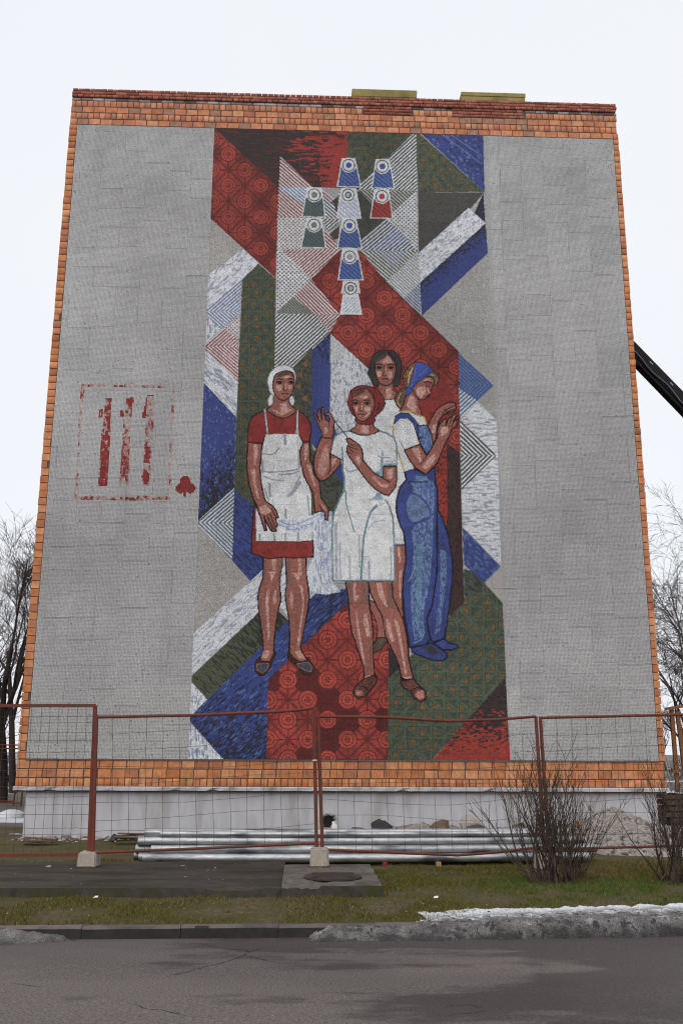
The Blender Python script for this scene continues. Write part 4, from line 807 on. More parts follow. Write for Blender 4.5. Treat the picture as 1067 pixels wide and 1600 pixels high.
# ---------------------------------------------------------------- mosaic tesserae
M_grout = mat('grout', lin((56, 54, 52)), lin((72, 70, 68)), 6, .95, spec=.1)
m = MB(); m.box(MX0, MX1, -.012, .02, MZ0, MZ1); m.build('mosaic_bed', M_grout, bld)
m = MB(); m.box(MX0-.004, MX1+.004, -.03, .0, MZ0-.03, MZ0-.002); m.build('mosaic_edge_strip', mat('edge_strip', lin((84, 76, 72)), lin((108, 98, 92)), 9, .9), bld)
HW = np.array([[8.31602558e+01, 7.40808349e+00, 5.39022160e+02], [2.70646274e+00, -6.90576274e+01, 1.31590650e+03], [2.02360930e-03, 1.32883385e-02, 1.]])
def sheet_of(x, z):
    q = HW @ np.stack([x, z, np.ones_like(x)]); return q[0]/q[2], q[1]/q[2]
def lin_np(c):
    c = c/255.; return np.where(c <= .04045, c/12.92, ((c+.055)/1.055)**2.4)
SL = lin_np(SHEET); SL = (SL+np.roll(SL, -1, 0))*.5; SL = (SL+np.roll(SL, -1, 1))*.5
TILE_GAIN = 1.34
M_tile = mat_attr('glazed_tesserae', .5, .12)
def tiles(x0, x1, pitch, fill, seed, sheetw=.5):
    rg = np.random.default_rng(seed); nx = int((x1-x0)/pitch); nz = int((MZ1-MZ0)/pitch); px = (x1-x0)/nx; pz = (MZ1-MZ0)/nz
    I, J = np.meshgrid(np.arange(nx), np.arange(nz)); I, J = I.ravel(), J.ravel()
    cx = x0+(I+.5)*px; cz = MZ0+(J+.5)*pz
    # factory sheets: each a little off the line, a little lighter or darker
    si, sj = np.floor((cx+20)/sheetw), np.floor(cz/(sheetw*.96)); odd = hsh(si, 7, 5); sj = np.floor(cz/(sheetw*.96)+odd)
    sh = hsh(si, sj, 91)
    u, v = sheet_of(cx, cz); iu = np.clip(((u-SX0)*SS-.5).astype(int), 0, SW*SS-1); iv = np.clip(((v-SY0)*SS-.5).astype(int), 0, SH*SS-1)
    inside = (u > SX0) & (u < SX0+SW)
    tone = np.where(inside[:, None], SL[iv, iu], lin_np(np.array([146., 143, 140])))
    part = np.where(inside, PART[iv, iu], 0)
    part = np.where(part < 2, 1, part) if x0 > -3.5 and x1 < 3.6 else np.where(part == 8, 8, 1)
    tone = np.where((part == 1)[:, None], lin_np(np.array([147., 146, 145.5])), tone)
    amp = np.where(part <= 1, .12, .11)
    tone = tone*(1+amp*(rg.random(len(cx))-.5)*2)[:, None]*(.96+.07*sh)[:, None]*(.94+.12*hsh(np.floor((cx+20)/1.02), np.floor(cz/.98+.5*np.floor((cx+20)/1.02)), 98))[:, None]*(1+.07*(n2(cx*4.5, cz*.22, 62)-.5))[:, None]
    tone = tone*(1-.10*np.clip((fbm(cx*.5, cz*.35, 61)-.5)*4, -1, 1))[:, None]
    dirt = rg.random(len(cx)) < .003; tone[dirt] *= .5
    sj2 = np.floor((cz+pz)/(sheetw*.96)+odd); si2 = np.floor((cx+px+20)/sheetw)
    hj = (sj2 != sj) & (hsh(si, sj, 95) > .55); vj = (si2 != si) & (hsh(si, sj, 96) > .62); tone[hj] *= .80; tone[vj] *= .86
    band = .97+.06*hsh(np.floor(cz/pz), si, 97); tone = tone*band[:, None]
    w, h = px*fill/2, pz*fill/2; ox = (hsh(si, sj, 92)-.5)*.004; oz = (hsh(si, sj, 93)-.5)*.004
    jx, jz = (rg.random(len(cx))-.5)*.002+ox, (rg.random(len(cx))-.5)*.002+oz
    tx, tz = (rg.random(len(cx))-.5)*.0016, (rg.random(len(cx))-.5)*.0016
    Vt = np.empty((len(cx), 4, 3), np.float32)
    for k, (a, b) in enumerate(((-1, -1), (1, -1), (1, 1), (-1, 1))):
        Vt[:, k, 0] = cx+jx+a*w; Vt[:, k, 2] = cz+jz+b*h; Vt[:, k, 1] = -.0165+a*tx+b*tz
    return Vt, tone*TILE_GAIN, part
PXL, PXR = -3.028, 3.255
allV, allT, allP = zip(*[tiles(MX0, PXL, .0272, .91, 1), tiles(PXL, PXR, .0175, .88, 2), tiles(PXR, MX1, .0272, .91, 3)])
allV, allT, allP = np.concatenate(allV), np.concatenate(allT), np.concatenate(allP)
PNAMES = {1: ('plain_tesserae', 'plain grey mosaic field either side of the picture'), 2: ('pattern_tesserae', 'coloured folded cloth patterns of the mosaic'), 3: ('cone_tesserae', 'thread cones with target rings at the top of the mosaic'),
          4: ('figure_tesserae', 'mosaic woman in white kerchief, red dress and apron'), 5: ('figure_tesserae', 'mosaic woman in red headscarf and white dress drawing a thread'), 6: ('figure_tesserae', 'mosaic woman with dark bobbed hair standing behind'),
          7: ('figure_tesserae', 'mosaic woman in blue kerchief and overalls'), 8: ('painted_lettering', 'worn red painted frame, strokes and club sign')}
for pid, (nm, lb) in PNAMES.items():
    s = allP == pid; n = int(s.sum())
    if not n: continue
    o = link(nm, mesh_np(nm, allV[s].reshape(-1, 3), np.arange(n*4).reshape(-1, 4), np.clip(allT[s], 0, .9)), M_tile, bld); tag(o, lb, kind='stuff')
# ---------------------------------------------------------------- fence panels
M_red = mat('rusty_red_paint', lin((116, 60, 48)), lin((98, 52, 44)), 7, .8, .3, 90, lin((88, 64, 54)), 4.5, (.48, .64), .2)
M_wire = mat('rusty_wire', lin((66, 52, 48)), lin((82, 64, 58)), 9, .8)
M_blk = mat('block_concrete', lin((150, 140, 130)), lin((168, 158, 146)), 14, .92, .6, 70, lin((124, 114, 104)), 5, (.55, .7))
def fence(label, pl, pr, top, bot, cell, square=False, sag=.02, seed=1, org=None, brk=False):
    """pl/pr: (foot, head) of the posts or None; top/bot: rail polylines"""
    r = random.Random(seed); org = org or (pl or pr)[0]; f = tag(empty('fence_panel', org), label, 'fence', 'rusty wire fence panels'); O = Vector(org)
    for post in (pl, pr):
        if post is None: continue
        a, b = Vector(post[0])-O, Vector(post[1])-O; m = MB()
        if square: m.bar(a, b, .055, .04)
        else: m.tube([a, b], .026, 10)
        p = m.build('post', M_red, f)
        if brk and post is pr:
            m = MB(); c = a.lerp(b, .64); m.tube([c, c+(b-a).normalized()*.02], .036, 10); m.build('joint_collar', mat('bare_steel', lin((190, 188, 186)), None, 8, .5), p)
    for nm, ra in (('top_rail', top), ('bottom_rail', bot)):
        m = MB(); q = [Vector(p)-O for p in ra]
        if square: m.bar(q[0], q[-1], .05, .045)
        else: m.tube(q, .019 if nm == 'bottom_rail' else .021, 8)
        m.build(nm, M_red, f)
    def ev(ra, t):
        ra = [Vector(p)-O for p in ra]; x = ra[0].x+(ra[-1].x-ra[0].x)*t
        for p, q in zip(ra[:-1], ra[1:]):
            if (p.x-x)*(q.x-x) <= 0 or q is ra[-1]:
                return p.lerp(q, (x-p.x)/(q.x-p.x) if abs(q.x-p.x) > 1e-6 else 0)
    W = abs(top[-1][0]-top[0][0]); nv = max(2, int(round(W/cell))); Hh = (Vector(top[0])-Vector(bot[0])).length; nh = int(round(Hh/cell)); m = MB()
    for i in range(1, nv):
        t = i/nv; a, b = ev(bot, t), ev(top, t); ph = r.uniform(0, 6); am = r.uniform(.002, .012)
        m.tube([a.lerp(b, k/8)+Vector((am*math.sin(ph+k*1.3), r.uniform(-.006, .006), 0)) for k in range(9)], .0026, 4, False)
    for j in range(1, nh):
        ph = r.uniform(0, 6); dz = r.uniform(-.03, .03); pts = []
        for k in range(nv*2+1):
            t = k/(nv*2); p = ev(bot, t).lerp(ev(top, t), j/nh); p.z += dz+sag*math.sin(ph+t*5)+r.uniform(-.004, .004); p.y += r.uniform(-.004, .004); pts.append(p)
        m.tube(pts, .0024, 4, False)
    m.build('wire_mesh', M_wire, f); return f
T = lambda p: tuple(p)
Y1, Y2, Y3 = -4.95, -5.35, -4.35
fl = at(0, 1336, Y1-.1); xo = -8.6
L1 = at(139, 1341, Y1); L1t = at(149, 1103, Y1); l2 = at(0, 1103, Y1-.05); g2 = at(0, 1337, Y1-.05)
ext = lambda p, q, x: T(Vector(p)+(Vector(q)-Vector(p))*((x-p.x)/(q.x-p.x)))
fence('rusty fence panel with flat bars and fine mesh at the left edge', None, (T(L1), T(L1t)), [ext(L1t, l2, -7.4), T(L1t)], [ext(at(139, 1336, Y1), g2, -7.4), T(at(139, 1336, Y1))], .128, True, .004, 3)
fence('rusty fence panel before the blue part of the mosaic, its tubes bent',
      (T(at(145, 1341, Y1-.06)), T(at(151, 1117, Y1-.06))), (T(at(495, 1340, Y2)), T(at(490, 1108, Y2))),
      [T(at(151, 1121, Y1-.06)), T(at(300, 1118, (Y1+Y2)/2)), T(at(440, 1112, Y2)), T(at(475, 1109, Y2)), T(at(490, 1106, Y2))],
      [T(at(148, 1333, Y1-.06)), T(at(320, 1326, (Y1+Y2)/2)), T(at(494, 1318, Y2))], .235, False, .03, 4, brk=True)
fence('rusty fence panel with sagging bottom tube before the red and green mosaic foot',
      (T(at(504, 1340, Y2+.02)), T(at(497, 1118, Y2+.02))), (T(at(851, 1338, Y3)), T(at(837, 1120, Y3))),
      [T(at(498, 1120, Y2+.02)), T(at(600, 1121, -5.1)), T(at(700, 1127, -4.8)), T(at(775, 1125, -4.5)), T(at(837, 1120, Y3))],
      [T(at(503, 1328, Y2+.02)), T(at(640, 1334, -5.0)), T(at(715, 1337, -4.8)), T(at(770, 1333, -4.6)), T(at(848, 1324, Y3))], .235, False, .03, 5)
r4 = at(1067, 1117, Y3+.15); r4b = at(1067, 1322, Y3+.15); q4 = at(845, 1122, Y3+.06); q4b = at(853, 1328, Y3+.06)
fence('rusty fence panel reaching past the right edge behind the bare shrubs', (T(at(858, 1340, Y3+.06)), T(at(844, 1120, Y3+.06))), None,
      [T(q4), ext(q4, r4, 6.1)], [T(q4b), ext(q4b, r4b, 6.1)], .235, False, .03, 6)
def block(loc, s, label, seed):
    r = random.Random(seed); bm = bmesh.new(); bmesh.ops.create_cube(bm, size=1)
    for v in bm.verts:
        k = 1 if v.co.z < 0 else .95
        v.co = Vector((v.co.x*s[0]*k, v.co.y*s[1]*k, (v.co.z+.5)*s[2]))
    bmesh.ops.bevel(bm, geom=bm.edges[:], offset=.022, segments=3, affect='EDGES'); bmesh.ops.subdivide_edges(bm, edges=bm.edges[:], cuts=1)
    for v in bm.verts: v.co += Vector((r.uniform(-.004, .004), r.uniform(-.004, .004), r.uniform(-.004, .004)))
    me = bpy.data.meshes.new('concrete_foot'); bm.to_mesh(me); bm.free(); o = link('concrete_foot', me, M_blk); o.location = loc; o.rotation_euler.z = r.uniform(-.1, .1)
    return tag(o, label, 'concrete block', 'concrete feet of the fence')
block((at(139, 1350, Y1).x, Y1-.02, .09), (.27, .26, .21), 'concrete foot holding the leftmost pair of fence posts', 1)
block((at(499, 1350, Y2).x, Y2, .14), (.26, .26, .25), 'concrete foot on the manhole slab holding the middle fence posts', 2)
block((at(853, 1345, Y3).x-.03, Y3, -.01), (.30, .28, .24), 'concrete foot half hidden behind the larger bare shrub', 3)
# ---------------------------------------------------------------- galvanised pipes
M_gal = mat('galvanised_steel', lin((146, 147, 149)), lin((186, 187, 189)), 9, .5, .3, 25, lin((104, 106, 110)), 3.2, (.5, .64), .4, metal=.8, stretch=(.5, 2, 2), rnd=.1)
M_gald = mat('pipe_bore', lin((60, 62, 66)), lin((80, 82, 86)), 5, .7)
def pipe(x0, x1, y, z, r_, label, dz=0.):
    m = MB(); n = 20; L = x1-x0; segs = 10
    pts = [(L*i/segs, 0, -.012*math.sin(math.pi*i/segs)) for i in range(segs+1)]
    m.tube(pts, r_, n, False); t = tag(empty('steel_pipe', (x0, y, z)), label, 'pipe', 'galvanised pipes stacked by the wall'); t.rotation_euler.z = .035+dz
    m.build('pipe_wall', M_gal, t, True)
    b = MB(); b.tube([pts[0], pts[1]], r_-.006, n, False); b.tube([pts[-2], pts[-1]], r_-.006, n, False); b.build('bore', M_gald, t, True)
    rim = MB()
    for s, p in ((-1, pts[0]), (1, pts[-1])):
        vs_ = [(p[0], q*math.cos(2*math.pi*k/n), p[2]+q*math.sin(2*math.pi*k/n)) for q in (r_, r_-.006) for k in range(n)]
        rim.add(vs_, [(k, (k+1) % n, n+(k+1) % n, n+k) for k in range(n)])
    rim.build('rim', M_gal, t)
pr = .064; y0 = -3.95; zb = .055+pr
pl_ = [(-3.28, 3.42, y0, zb, 'lowest front galvanised pipe resting on short timbers'), (-3.36, 3.48, y0+.132, zb, 'galvanised pipe in the bottom layer just behind the front one'), (-3.45, 3.36, y0+.264, zb, 'galvanised pipe in the bottom layer reaching farthest left'), (-3.3, 3.5, y0+.396, zb, 'rearmost galvanised pipe in the bottom layer, against the rubble'),
       (-3.17, 3.58, y0+.066, zb+.114, 'front galvanised pipe in the second layer, longest to the right'), (-3.42, 3.52, y0+.198, zb+.114, 'galvanised pipe in the second layer whose left end sticks out farthest'), (-3.3, 3.44, y0+.33, zb+.114, 'rearmost galvanised pipe in the second layer of the stack'),
       (-3.38, 3.30, y0+.132, zb+.228, 'front galvanised pipe in the third layer of the stack'), (-3.3, 3.46, y0+.264, zb+.228, 'rear galvanised pipe in the third layer, just below the topmost one'),
       (-3.30, 3.18, y0+.198, zb+.342, 'topmost galvanised pipe of the stack by the wall')]
for i, (a, b, y, z, lb) in enumerate(pl_): pipe(a+.1, b+.15, y-.1, z, pr, lb, .004*((i*7) % 5-2)/2)
pipe(-2.95, 3.0, y0+.03, zb+.33, .04, 'thin galvanised tube lying along the top of the pipe stack', .002)
M_wood = mat('raw_timber', lin((150, 118, 84)), lin((172, 140, 104)), 12, .85, .3, 60, stretch=(1, 1, 6))
M_wood_d = mat('weathered_timber', lin((82, 66, 54)), lin((104, 86, 72)), 9, .9, .3, 60)
M_redw = mat('red_painted_timber', lin((128, 42, 36)), lin((108, 38, 34)), 9, .7)
for (px, py, mm, lb) in ((685, 1351, M_wood, 'short pale timber bearer under the pipes right of the middle'), (601, 1350, M_redw, 'short red bearer end poking out under the pipes'), (262, 1352, M_wood_d, 'dark timber bearer under the left pipe ends')):
    x = at(px, py, -4.0).x; m = MB(); m.box(-.035, .035, -.16, .62, -.03, .055); o = m.build('timber_bearer', mm, None, False, .004); o.location = (x, -4.05+.035*(x+3), .0); tag(o, lb, 'timber')
# ---------------------------------------------------------------- rubble and bits along the plinth
M_stone = mat('broken_render', lin((128, 122, 118)), lin((158, 152, 148)), 14, .95, .6, 60, rnd=.15)
M_dark = mat('dark_tarpaulin', lin((44, 42, 44)), lin((58, 55, 56)), 8, .55, .4, 20)
M_bag = mat('old_sack', lin((82, 70, 56)), lin((108, 94, 76)), 9, .95, .6, 40)
M_white = mat('chalky_plastic', lin((206, 204, 200)), lin((184, 182, 178)), 11, .5)
V, Fq, Tn = [], [], []; r = random.Random(77); g = np.random.default_rng(5)
def chip(x, y, z, s, col):
    n = len(V); a = r.uniform(0, 6.28); ca, sa = math.cos(a), math.sin(a)
    hx, hy, hz = s*r.uniform(.5, 1), s*r.uniform(.4, .9), s*r.uniform(.25, .7)
    for (i, j, k) in ((-1, -1, 0), (1, -1, 0), (1, 1, 0), (-1, 1, 0), (-.7, -.6, 1), (.6, -.7, 1), (.7, .6, 1), (-.6, .7, 1)):
        i *= hx*r.uniform(.8, 1.1); j *= hy*r.uniform(.8, 1.1); V.append((x+i*ca-j*sa, y+i*sa+j*ca, z+k*hz*r.uniform(.8, 1.1)-.01))
    for f in ((4, 5, 6, 7), (0, 1, 5, 4), (1, 2, 6, 5), (2, 3, 7, 6), (3, 0, 4, 7)): Fq.append([q+n for q in f]); Tn.append(np.array(lin(col))*r.uniform(.8, 1.15))
for i in range(900):
    x = r.uniform(-6.2, 6.2); w = (.9 if x > .2 else .35)
    y = .02-abs(r.gauss(0, w*.7)); s = min(.11, .012+r.expovariate(38))
    if y < -2.9: continue
    chip(x, y, .05+.05*max(0, (y+1.5)/1.5)-.03, s, r.choice([(142, 136, 130), (120, 114, 108), (98, 92, 86), (156, 150, 146), (104, 82, 68)]))
for i in range(260):
    x, y = r.uniform(3.7, 6.3), r.uniform(-2.6, -.2); chip(x, y, .42*max(0, 1-math.hypot((x-5.4)/2.2, (y+.5)/2.4)**1.5)-.02, .012+min(.06, r.expovariate(50)), r.choice([(128, 122, 116), (96, 90, 84), (78, 72, 66), (150, 144, 138)]))
for i in range(140):
    x, y = r.uniform(-6.5, -1.2), r.uniform(-7.1, -3); chip(x, y, .105 if -7.1 < y < -4.4 else .02, r.uniform(.004, .02), r.choice([(120, 116, 110), (140, 136, 132), (90, 84, 78)]))
for i in range(60):
    x, y = r.uniform(-6, 5), r.uniform(-8.4, -7.3); chip(x, y, .0, r.uniform(.004, .012), r.choice([(130, 126, 120), (160, 158, 154), (110, 94, 68)]))
for i in range(420):
    x, y = r.uniform(-5.5, 5.5), r.uniform(-8.3, -4.2)
    if x < .2 and y > -7.25: continue
    chip(x, y, .004, r.uniform(.008, .024), r.choice([(86, 62, 42), (104, 80, 54), (66, 50, 38), (118, 98, 70)]))
for i in range(260):
    x = r.uniform(-4.5, 4); y = KY(x)-abs(r.gauss(0, .12))-.03 if i < 120 else r.uniform(-12, -8.8); chip(x, y, -.2, r.uniform(.004, .014), r.choice([(120, 114, 110), (96, 92, 90), (150, 146, 142)]))
tag(link('rubble', mesh_np('rubble', V, Fq, Tn), mat_attr('rubble_bits', .95, .2)), 'scattered broken render chips and grit along wall, path and road', 'rubble', kind='stuff')
V, Fq = field(np.linspace(-.1, 4.6, 200), np.linspace(-1.9, .06, 60), lambda X, Y: .02+(.30*np.exp(-((Y+.35)/.6)**2)*np.clip((X)/.8, .15, 1)*(.45+1.1*fbm(X*2.1, Y*2.5, 45))+.05*(n2(X*13, Y*13, 46)-.5))*np.clip((Y+1.9)*2, 0, 1)*np.clip((X+.1)*3, 0, 1)-.03)
tag(link('rubble_berm', mesh_np('rubble_berm', V, Fq), mat('rubble_mix', lin((104, 98, 92)), lin((150, 143, 137)), 14, .95, .9, 40, lin((74, 66, 60)), 4, (.5, .62))), 'low bank of grey broken render between pipes and plinth', 'rubble', kind='stuff')
def thing_rock(px, py, Y, size, mm, seed, name, label, cat, squash=(1, 1, .7), zoff=0):
    p = at(px, py, Y); o = rock(name, (p.x, Y, p.z+zoff), size, mm, seed, None, 3, squash); return tag(o, label, cat)
thing_rock(737, 1290, -.6, .26, M_stone, 4, 'rubble_stone', 'pale grey broken concrete lump right of the old sack', 'stone', (1.1, .8, .75))
thing_rock(690, 1293, -.8, .27, M_bag, 9, 'old_sack', 'brown rotten sack heap lying against the plinth', 'sack', (1.6, .8, .5))
thing_rock(596, 1297, -.8, .36, M_dark, 6, 'tarpaulin_heap', 'black crumpled tarpaulin heap at the foot of the plinth', 'tarpaulin', (1.0, .6, .55))
thing_rock(560, 1297, -.9, .22, M_wood_d, 8, 'rotten_board', 'brown rotten board lying left of the black tarpaulin', 'board', (2.2, .5, .22))
thing_rock(902, 1289, -1.0, .085, M_br[0], 12, 'broken_brick', 'broken orange brick lying by the wall behind the larger shrub', 'brick', (1, .8, .8))
thing_rock(286, 1357, -4.9, .055, M_stone, 15, 'loose_stone', 'small grey stone on the path in front of the pipes', 'stone')
thing_rock(77, 1357, -5.0, .06, M_stone, 16, 'path_stone', 'small grey stone on the path left of the first concrete foot', 'stone')
thing_rock(178, 1311, -.4, .11, M_dark, 17, 'dark_lump', 'dark lump of roofing felt against the plinth left of the pipes', 'felt', (1, .6, .8))
bd = tag(empty('board_pile', at(205, 1316, -.9)), 'small pile of broken grey boards behind the left pipe ends', 'board pile'); p0 = bd.location.copy()
for i in range(5):
    m = MB(); m.box(-.28, .28, -.05, .05, 0, .022); o = m.build('board', M_wood_d, bd, False, .003); o.location = (R.uniform(-.06, .06), R.uniform(-.06, .06), .01+i*.03); o.rotation_euler = (R.uniform(-.1, .1), R.uniform(-.15, .15), R.uniform(-.5, .5))
bd = tag(empty('dark_board_pile', at(62, 1318, -.9)), 'few dark boards lying flat by the left corner of the plinth', 'board pile')
for i in range(3):
    m = MB(); m.box(-.3, .3, -.05, .05, 0, .02); o = m.build('board', M_wood_d, bd, False, .003); o.location = (R.uniform(-.1, .1), R.uniform(-.1, .1), .005+i*.025); o.rotation_euler = (0, R.uniform(-.1, .1), R.uniform(-.3, .3))
# broken surround of the hole and a white canister
for i, (x, z, s) in enumerate(((-.43, .47, .05), (-.33, .50, .05), (-.23, .48, .045), (-.19, .42, .04), (-.44, .28, .05), (-.36, .22, .06), (-.25, .21, .05), (-.45, .38, .04))):
    o = rock('broken_edge', (x, .06, z), s, M_stone, 30+i, bld, 2)
m = MB(); m.tube([(0, 0, 0), (0, 0, .02), (0, 0, .2), (.0, 0, .26), (.0, 0, .29), (0, 0, .33)], [.062, .075, .075, .06, .03, .028], 16); o = m.build('canister', M_white, None, True); o.location = (-.155, -.07, .05); o.rotation_euler = (0, -.22, 0); tag(o, 'white plastic canister leaning beside the hole in the plinth', 'canister')
# ---------------------------------------------------------------- sand heap
M_sand = mat('builders_sand', lin((98, 92, 86)), lin((160, 153, 146)), 16, .95, 1.0, 22, lin((70, 65, 60)), 7, (.55, .63))
def sand_h(X, Y):
    d = np.hypot((X-5.15)/1.15, Y+.15); h = .68*np.clip(1-d/1.35, 0, 1)**1.05
    h2 = .42*np.clip(1-np.hypot((X-5.4)/2.2, (Y+.5)/2.4)**1.5, 0, 1); h = np.maximum(h, h2)+.10*(fbm(X*3.2, Y*3.2, 41)-.5)+.07*(n2(X*11, Y*11, 44)-.5)
    return h-.02-.3*np.clip(np.hypot((X-5.6)/2.2, (Y+.6)/2.15)-.92, 0, 1)
V, Fq = field(np.linspace(3.2, 7.7, 110), np.linspace(-3.1, .05, 80), sand_h)
tag(link('sand_heap', mesh_np('sand_heap', V, Fq, smooth=True), M_sand), 'heap of pale builders sand against the right end of the plinth', 'sand', kind='stuff')
# ---------------------------------------------------------------- snow
def snow_mat(name, dirt):
    m = bpy.data.materials.new(name); m.use_nodes = True; N, L = m.node_tree.nodes, m.node_tree.links; p = N['Principled BSDF']; p.inputs['Roughness'].default_value = .75
    a = N.new('ShaderNodeAttribute'); a.attribute_name = 'tone'; L.new(a.outputs['Color'], p.inputs['Base Color'])
    g_ = N.new('ShaderNodeNewGeometry'); nb = N.new('ShaderNodeTexNoise'); nb.inputs['Scale'].default_value = 48; nb.inputs['Detail'].default_value = 6; L.new(g_.outputs['Position'], nb.inputs['Vector'])
    b = N.new('ShaderNodeBump'); b.inputs['Strength'].default_value = .7; b.inputs['Distance'].default_value = .03; L.new(nb.outputs['Fac'], b.inputs['Height']); L.new(b.outputs[0], p.inputs['Normal'])
    ng = N.new('ShaderNodeTexNoise'); ng.inputs['Scale'].default_value = 85; ng.inputs['Detail'].default_value = 5; ng.inputs['Roughness'].default_value = .7; L.new(g_.outputs['Position'], ng.inputs['Vector'])
    mr = N.new('ShaderNodeMapRange'); mr.inputs[1].default_value = .36; mr.inputs[2].default_value = .64; mr.inputs[3].default_value = .30; mr.inputs[4].default_value = 1.75; L.new(ng.outputs['Fac'], mr.inputs[0])
    bw = N.new('ShaderNodeRGBToBW'); L.new(a.outputs['Color'], bw.inputs[0]); lt = N.new('ShaderNodeMapRange'); lt.inputs[1].default_value = .35; lt.inputs[2].default_value = .7; lt.inputs[3].default_value = 1; lt.inputs[4].default_value = .1; L.new(bw.outputs[0], lt.inputs[0])
    ml = N.new('ShaderNodeMix'); ml.inputs[2].default_value = 1.0; L.new(lt.outputs[0], ml.inputs[0]); L.new(mr.outputs[0], ml.inputs[3])
    hs = N.new('ShaderNodeHueSaturation'); L.new(ml.outputs[0], hs.inputs['Value']); L.new(a.outputs['Color'], hs.inputs['Color']); L.new(hs.outputs[0], p.inputs['Base Color']); return m
M_snow = snow_mat('old_snow', 1)
def snow(name, label, xs_, ys_, hf, dirtf):
    V, Fq = field(xs_, ys_, hf); c = V[Fq].mean(1); d = np.clip(dirtf(c[:, 0], c[:, 1], c[:, 2]), 0, 1)[:, None]
    clean, mid, dirty = np.array(lin((204, 206, 211))), np.array(lin((112, 108, 107))), np.array(lin((46, 43, 43)))
    t = np.where(d < .5, clean*(1-d*2)+mid*d*2, mid*(2-2*d)+dirty*(2*d-1))
    keep = V[Fq][:, :, 2].max(1) > -.23; o = link(name, mesh_np(name, V, Fq[keep], t[keep], True), M_snow); return tag(o, label, 'snow', kind='stuff')
def ridge(X):
    ky = KY(X)+.05; return ky, ky-.31+.045*np.clip(X, 0, 5)+.09*(fbm(X*2.2, X*0, 51)-.5)+.03*(n2(X*11, X*0, 50)-.5)
def bank_r(X, Y):
    ky, ft = ridge(X); up = np.clip((X-.16-.5*np.clip(-7.98-Y, 0, .5))/.35, 0, 1)
    bk = KY(X)+.12+.48*np.clip((X-.0)/.5, 0, 1)+.16*(fbm(X*1.7, X*0+3, 52)-.5)+.045*X+.07*(n2(X*7, X*0, 59)-.5)+.03*(n2(X*19, X*0, 49)-.5)
    L0 = np.clip((X+.74)/.25, 0, 1)**.5
    s1 = np.clip((Y-ft)/.10, 0, 1)**.5; road_part = -.215+s1*L0*(.055+.105*np.clip((X-.2)/1.6, 0, 1)+.04*fbm(X*3, X*0, 43)+.05*np.clip(Y-ft, 0, .3)/.3)
    s2 = np.clip((bk-Y)/.10, 0, 1)**.6; s3 = np.clip((Y-ky+.25)/.28, 0, 1); lawn_part = soil_h(X, Y)-.02+up*s2*(.03+.025*np.clip(X/3, 0, 1))*s3
    e = up*np.clip((Y-ky+.16)/.22, 0, 1); h = road_part*(1-e)+lawn_part*e
    h = h+(.05*(fbm(X*8, Y*8, 53)-.5)+.03*(n2(X*24, Y*24, 55)-.5)+.02*(n2(X*55, Y*55, 56)-.5))*np.minimum(s1, 1)*(1-.6*e)
    gone = (Y < ft) | (X < -.73+.2*(n2(Y*9, Y*0, 48)-.5)) | (Y > bk) | ((Y > ky-.03) & (up < .04))
    return np.where(gone, -.235, h)
def dirt_r(x, y, z):
    ky, ft = ridge(x); a = (y-ky)/.30-.75*np.clip((x-.4)/2.2, 0, 1)-.3*(fbm(x*2.2, y*2.2, 42)-.5)
    d = np.clip(.62-a*.75, 0, .66)+.75*(fbm(x*9, y*12, 57)-.5)*(a < .75)+.55*(fbm(x*2.6, y*34, 39)-.5)+.5*(n2(x*30, y*40, 38) > .78)+.35*np.clip(1-(y-ft)/.10, 0, 1)  # dirt layers and specks, plus a darker band along the road-side foot
    return np.where(a > .55, np.clip((1.0-a)*.9, 0, .42)+.3*(fbm(x*6, y*6, 47)-.42), d)
snow('snow_bank', 'long dirty snow bank with clean white top along the right kerb', np.linspace(-.8, 7.2, 640), np.linspace(-9.3, -7.3, 200), bank_r, dirt_r)
def bank_l(X, Y):
    ky = KY(X)-.02; R0 = np.clip((-3.0-X)/1.1, 0, 1)**.7; ft = ky-.14-.14*R0+.12*(fbm(X*2.5, X*0, 61)-.5)
    s = np.clip((Y-ft)/np.maximum(ky-ft, .02), 0, 1); prof = np.sin(np.pi*np.clip(s*.62, 0, 1))
    h = -.235+prof*R0*.2+.05*prof*(fbm(X*7, Y*7, 62)-.5)+.03*prof*(n2(X*17, Y*17, 63)-.5)
    return np.where((Y < ft) | (Y > ky+.02) | (X > -3.0), -.245, h)
snow('icy_snow_ridge', 'low grey icy snow ridge against the kerb at the left edge', np.linspace(-7.5, -2.98, 230), np.linspace(-9.2, -8.5, 70), bank_l,
     lambda x, y, z: .70+.8*(fbm(x*7, y*9, 64)-.5)+.3*np.clip((-.15-z)*12, 0, 1)-.2*np.clip((z+.1)*14, 0, 1))  # mottled dirt, darker at the foot and paler at the crest
def lump(cx, cy, rx, ry, h, s): return lambda X, Y: -.05+(h+.05)*np.clip(1-np.hypot((X-cx)/rx, (Y-cy)/ry)**2, 0, 1)**.7*(.8+.4*fbm(X*1.5, Y*1.5, s))-.2*(np.hypot((X-cx)/rx, (Y-cy)/ry) > 1)
p = at(18, 1270, 7.5); snow('snow_heap', 'small clean snow heap left of the building', np.linspace(p.x-1.4, p.x+1.2, 40), np.linspace(6.4, 8.6, 40), lump(p.x, 7.5, .40, .6, .15, 66), lambda x, y, z: 0*x)
snow('snow_patch', 'thin patch of melting snow on the mossy ground left of the plinth', np.linspace(-8.2, -5.9, 60), np.linspace(-1.4, 3.4, 60), lambda X, Y: -.02+.10*(fbm(X*1.1, Y*.9, 67)-.55)+.06*np.clip((Y+1.5)/3, 0, 1), lambda x, y, z: .25+.6*(fbm(x*4, y*4, 68)-.4))
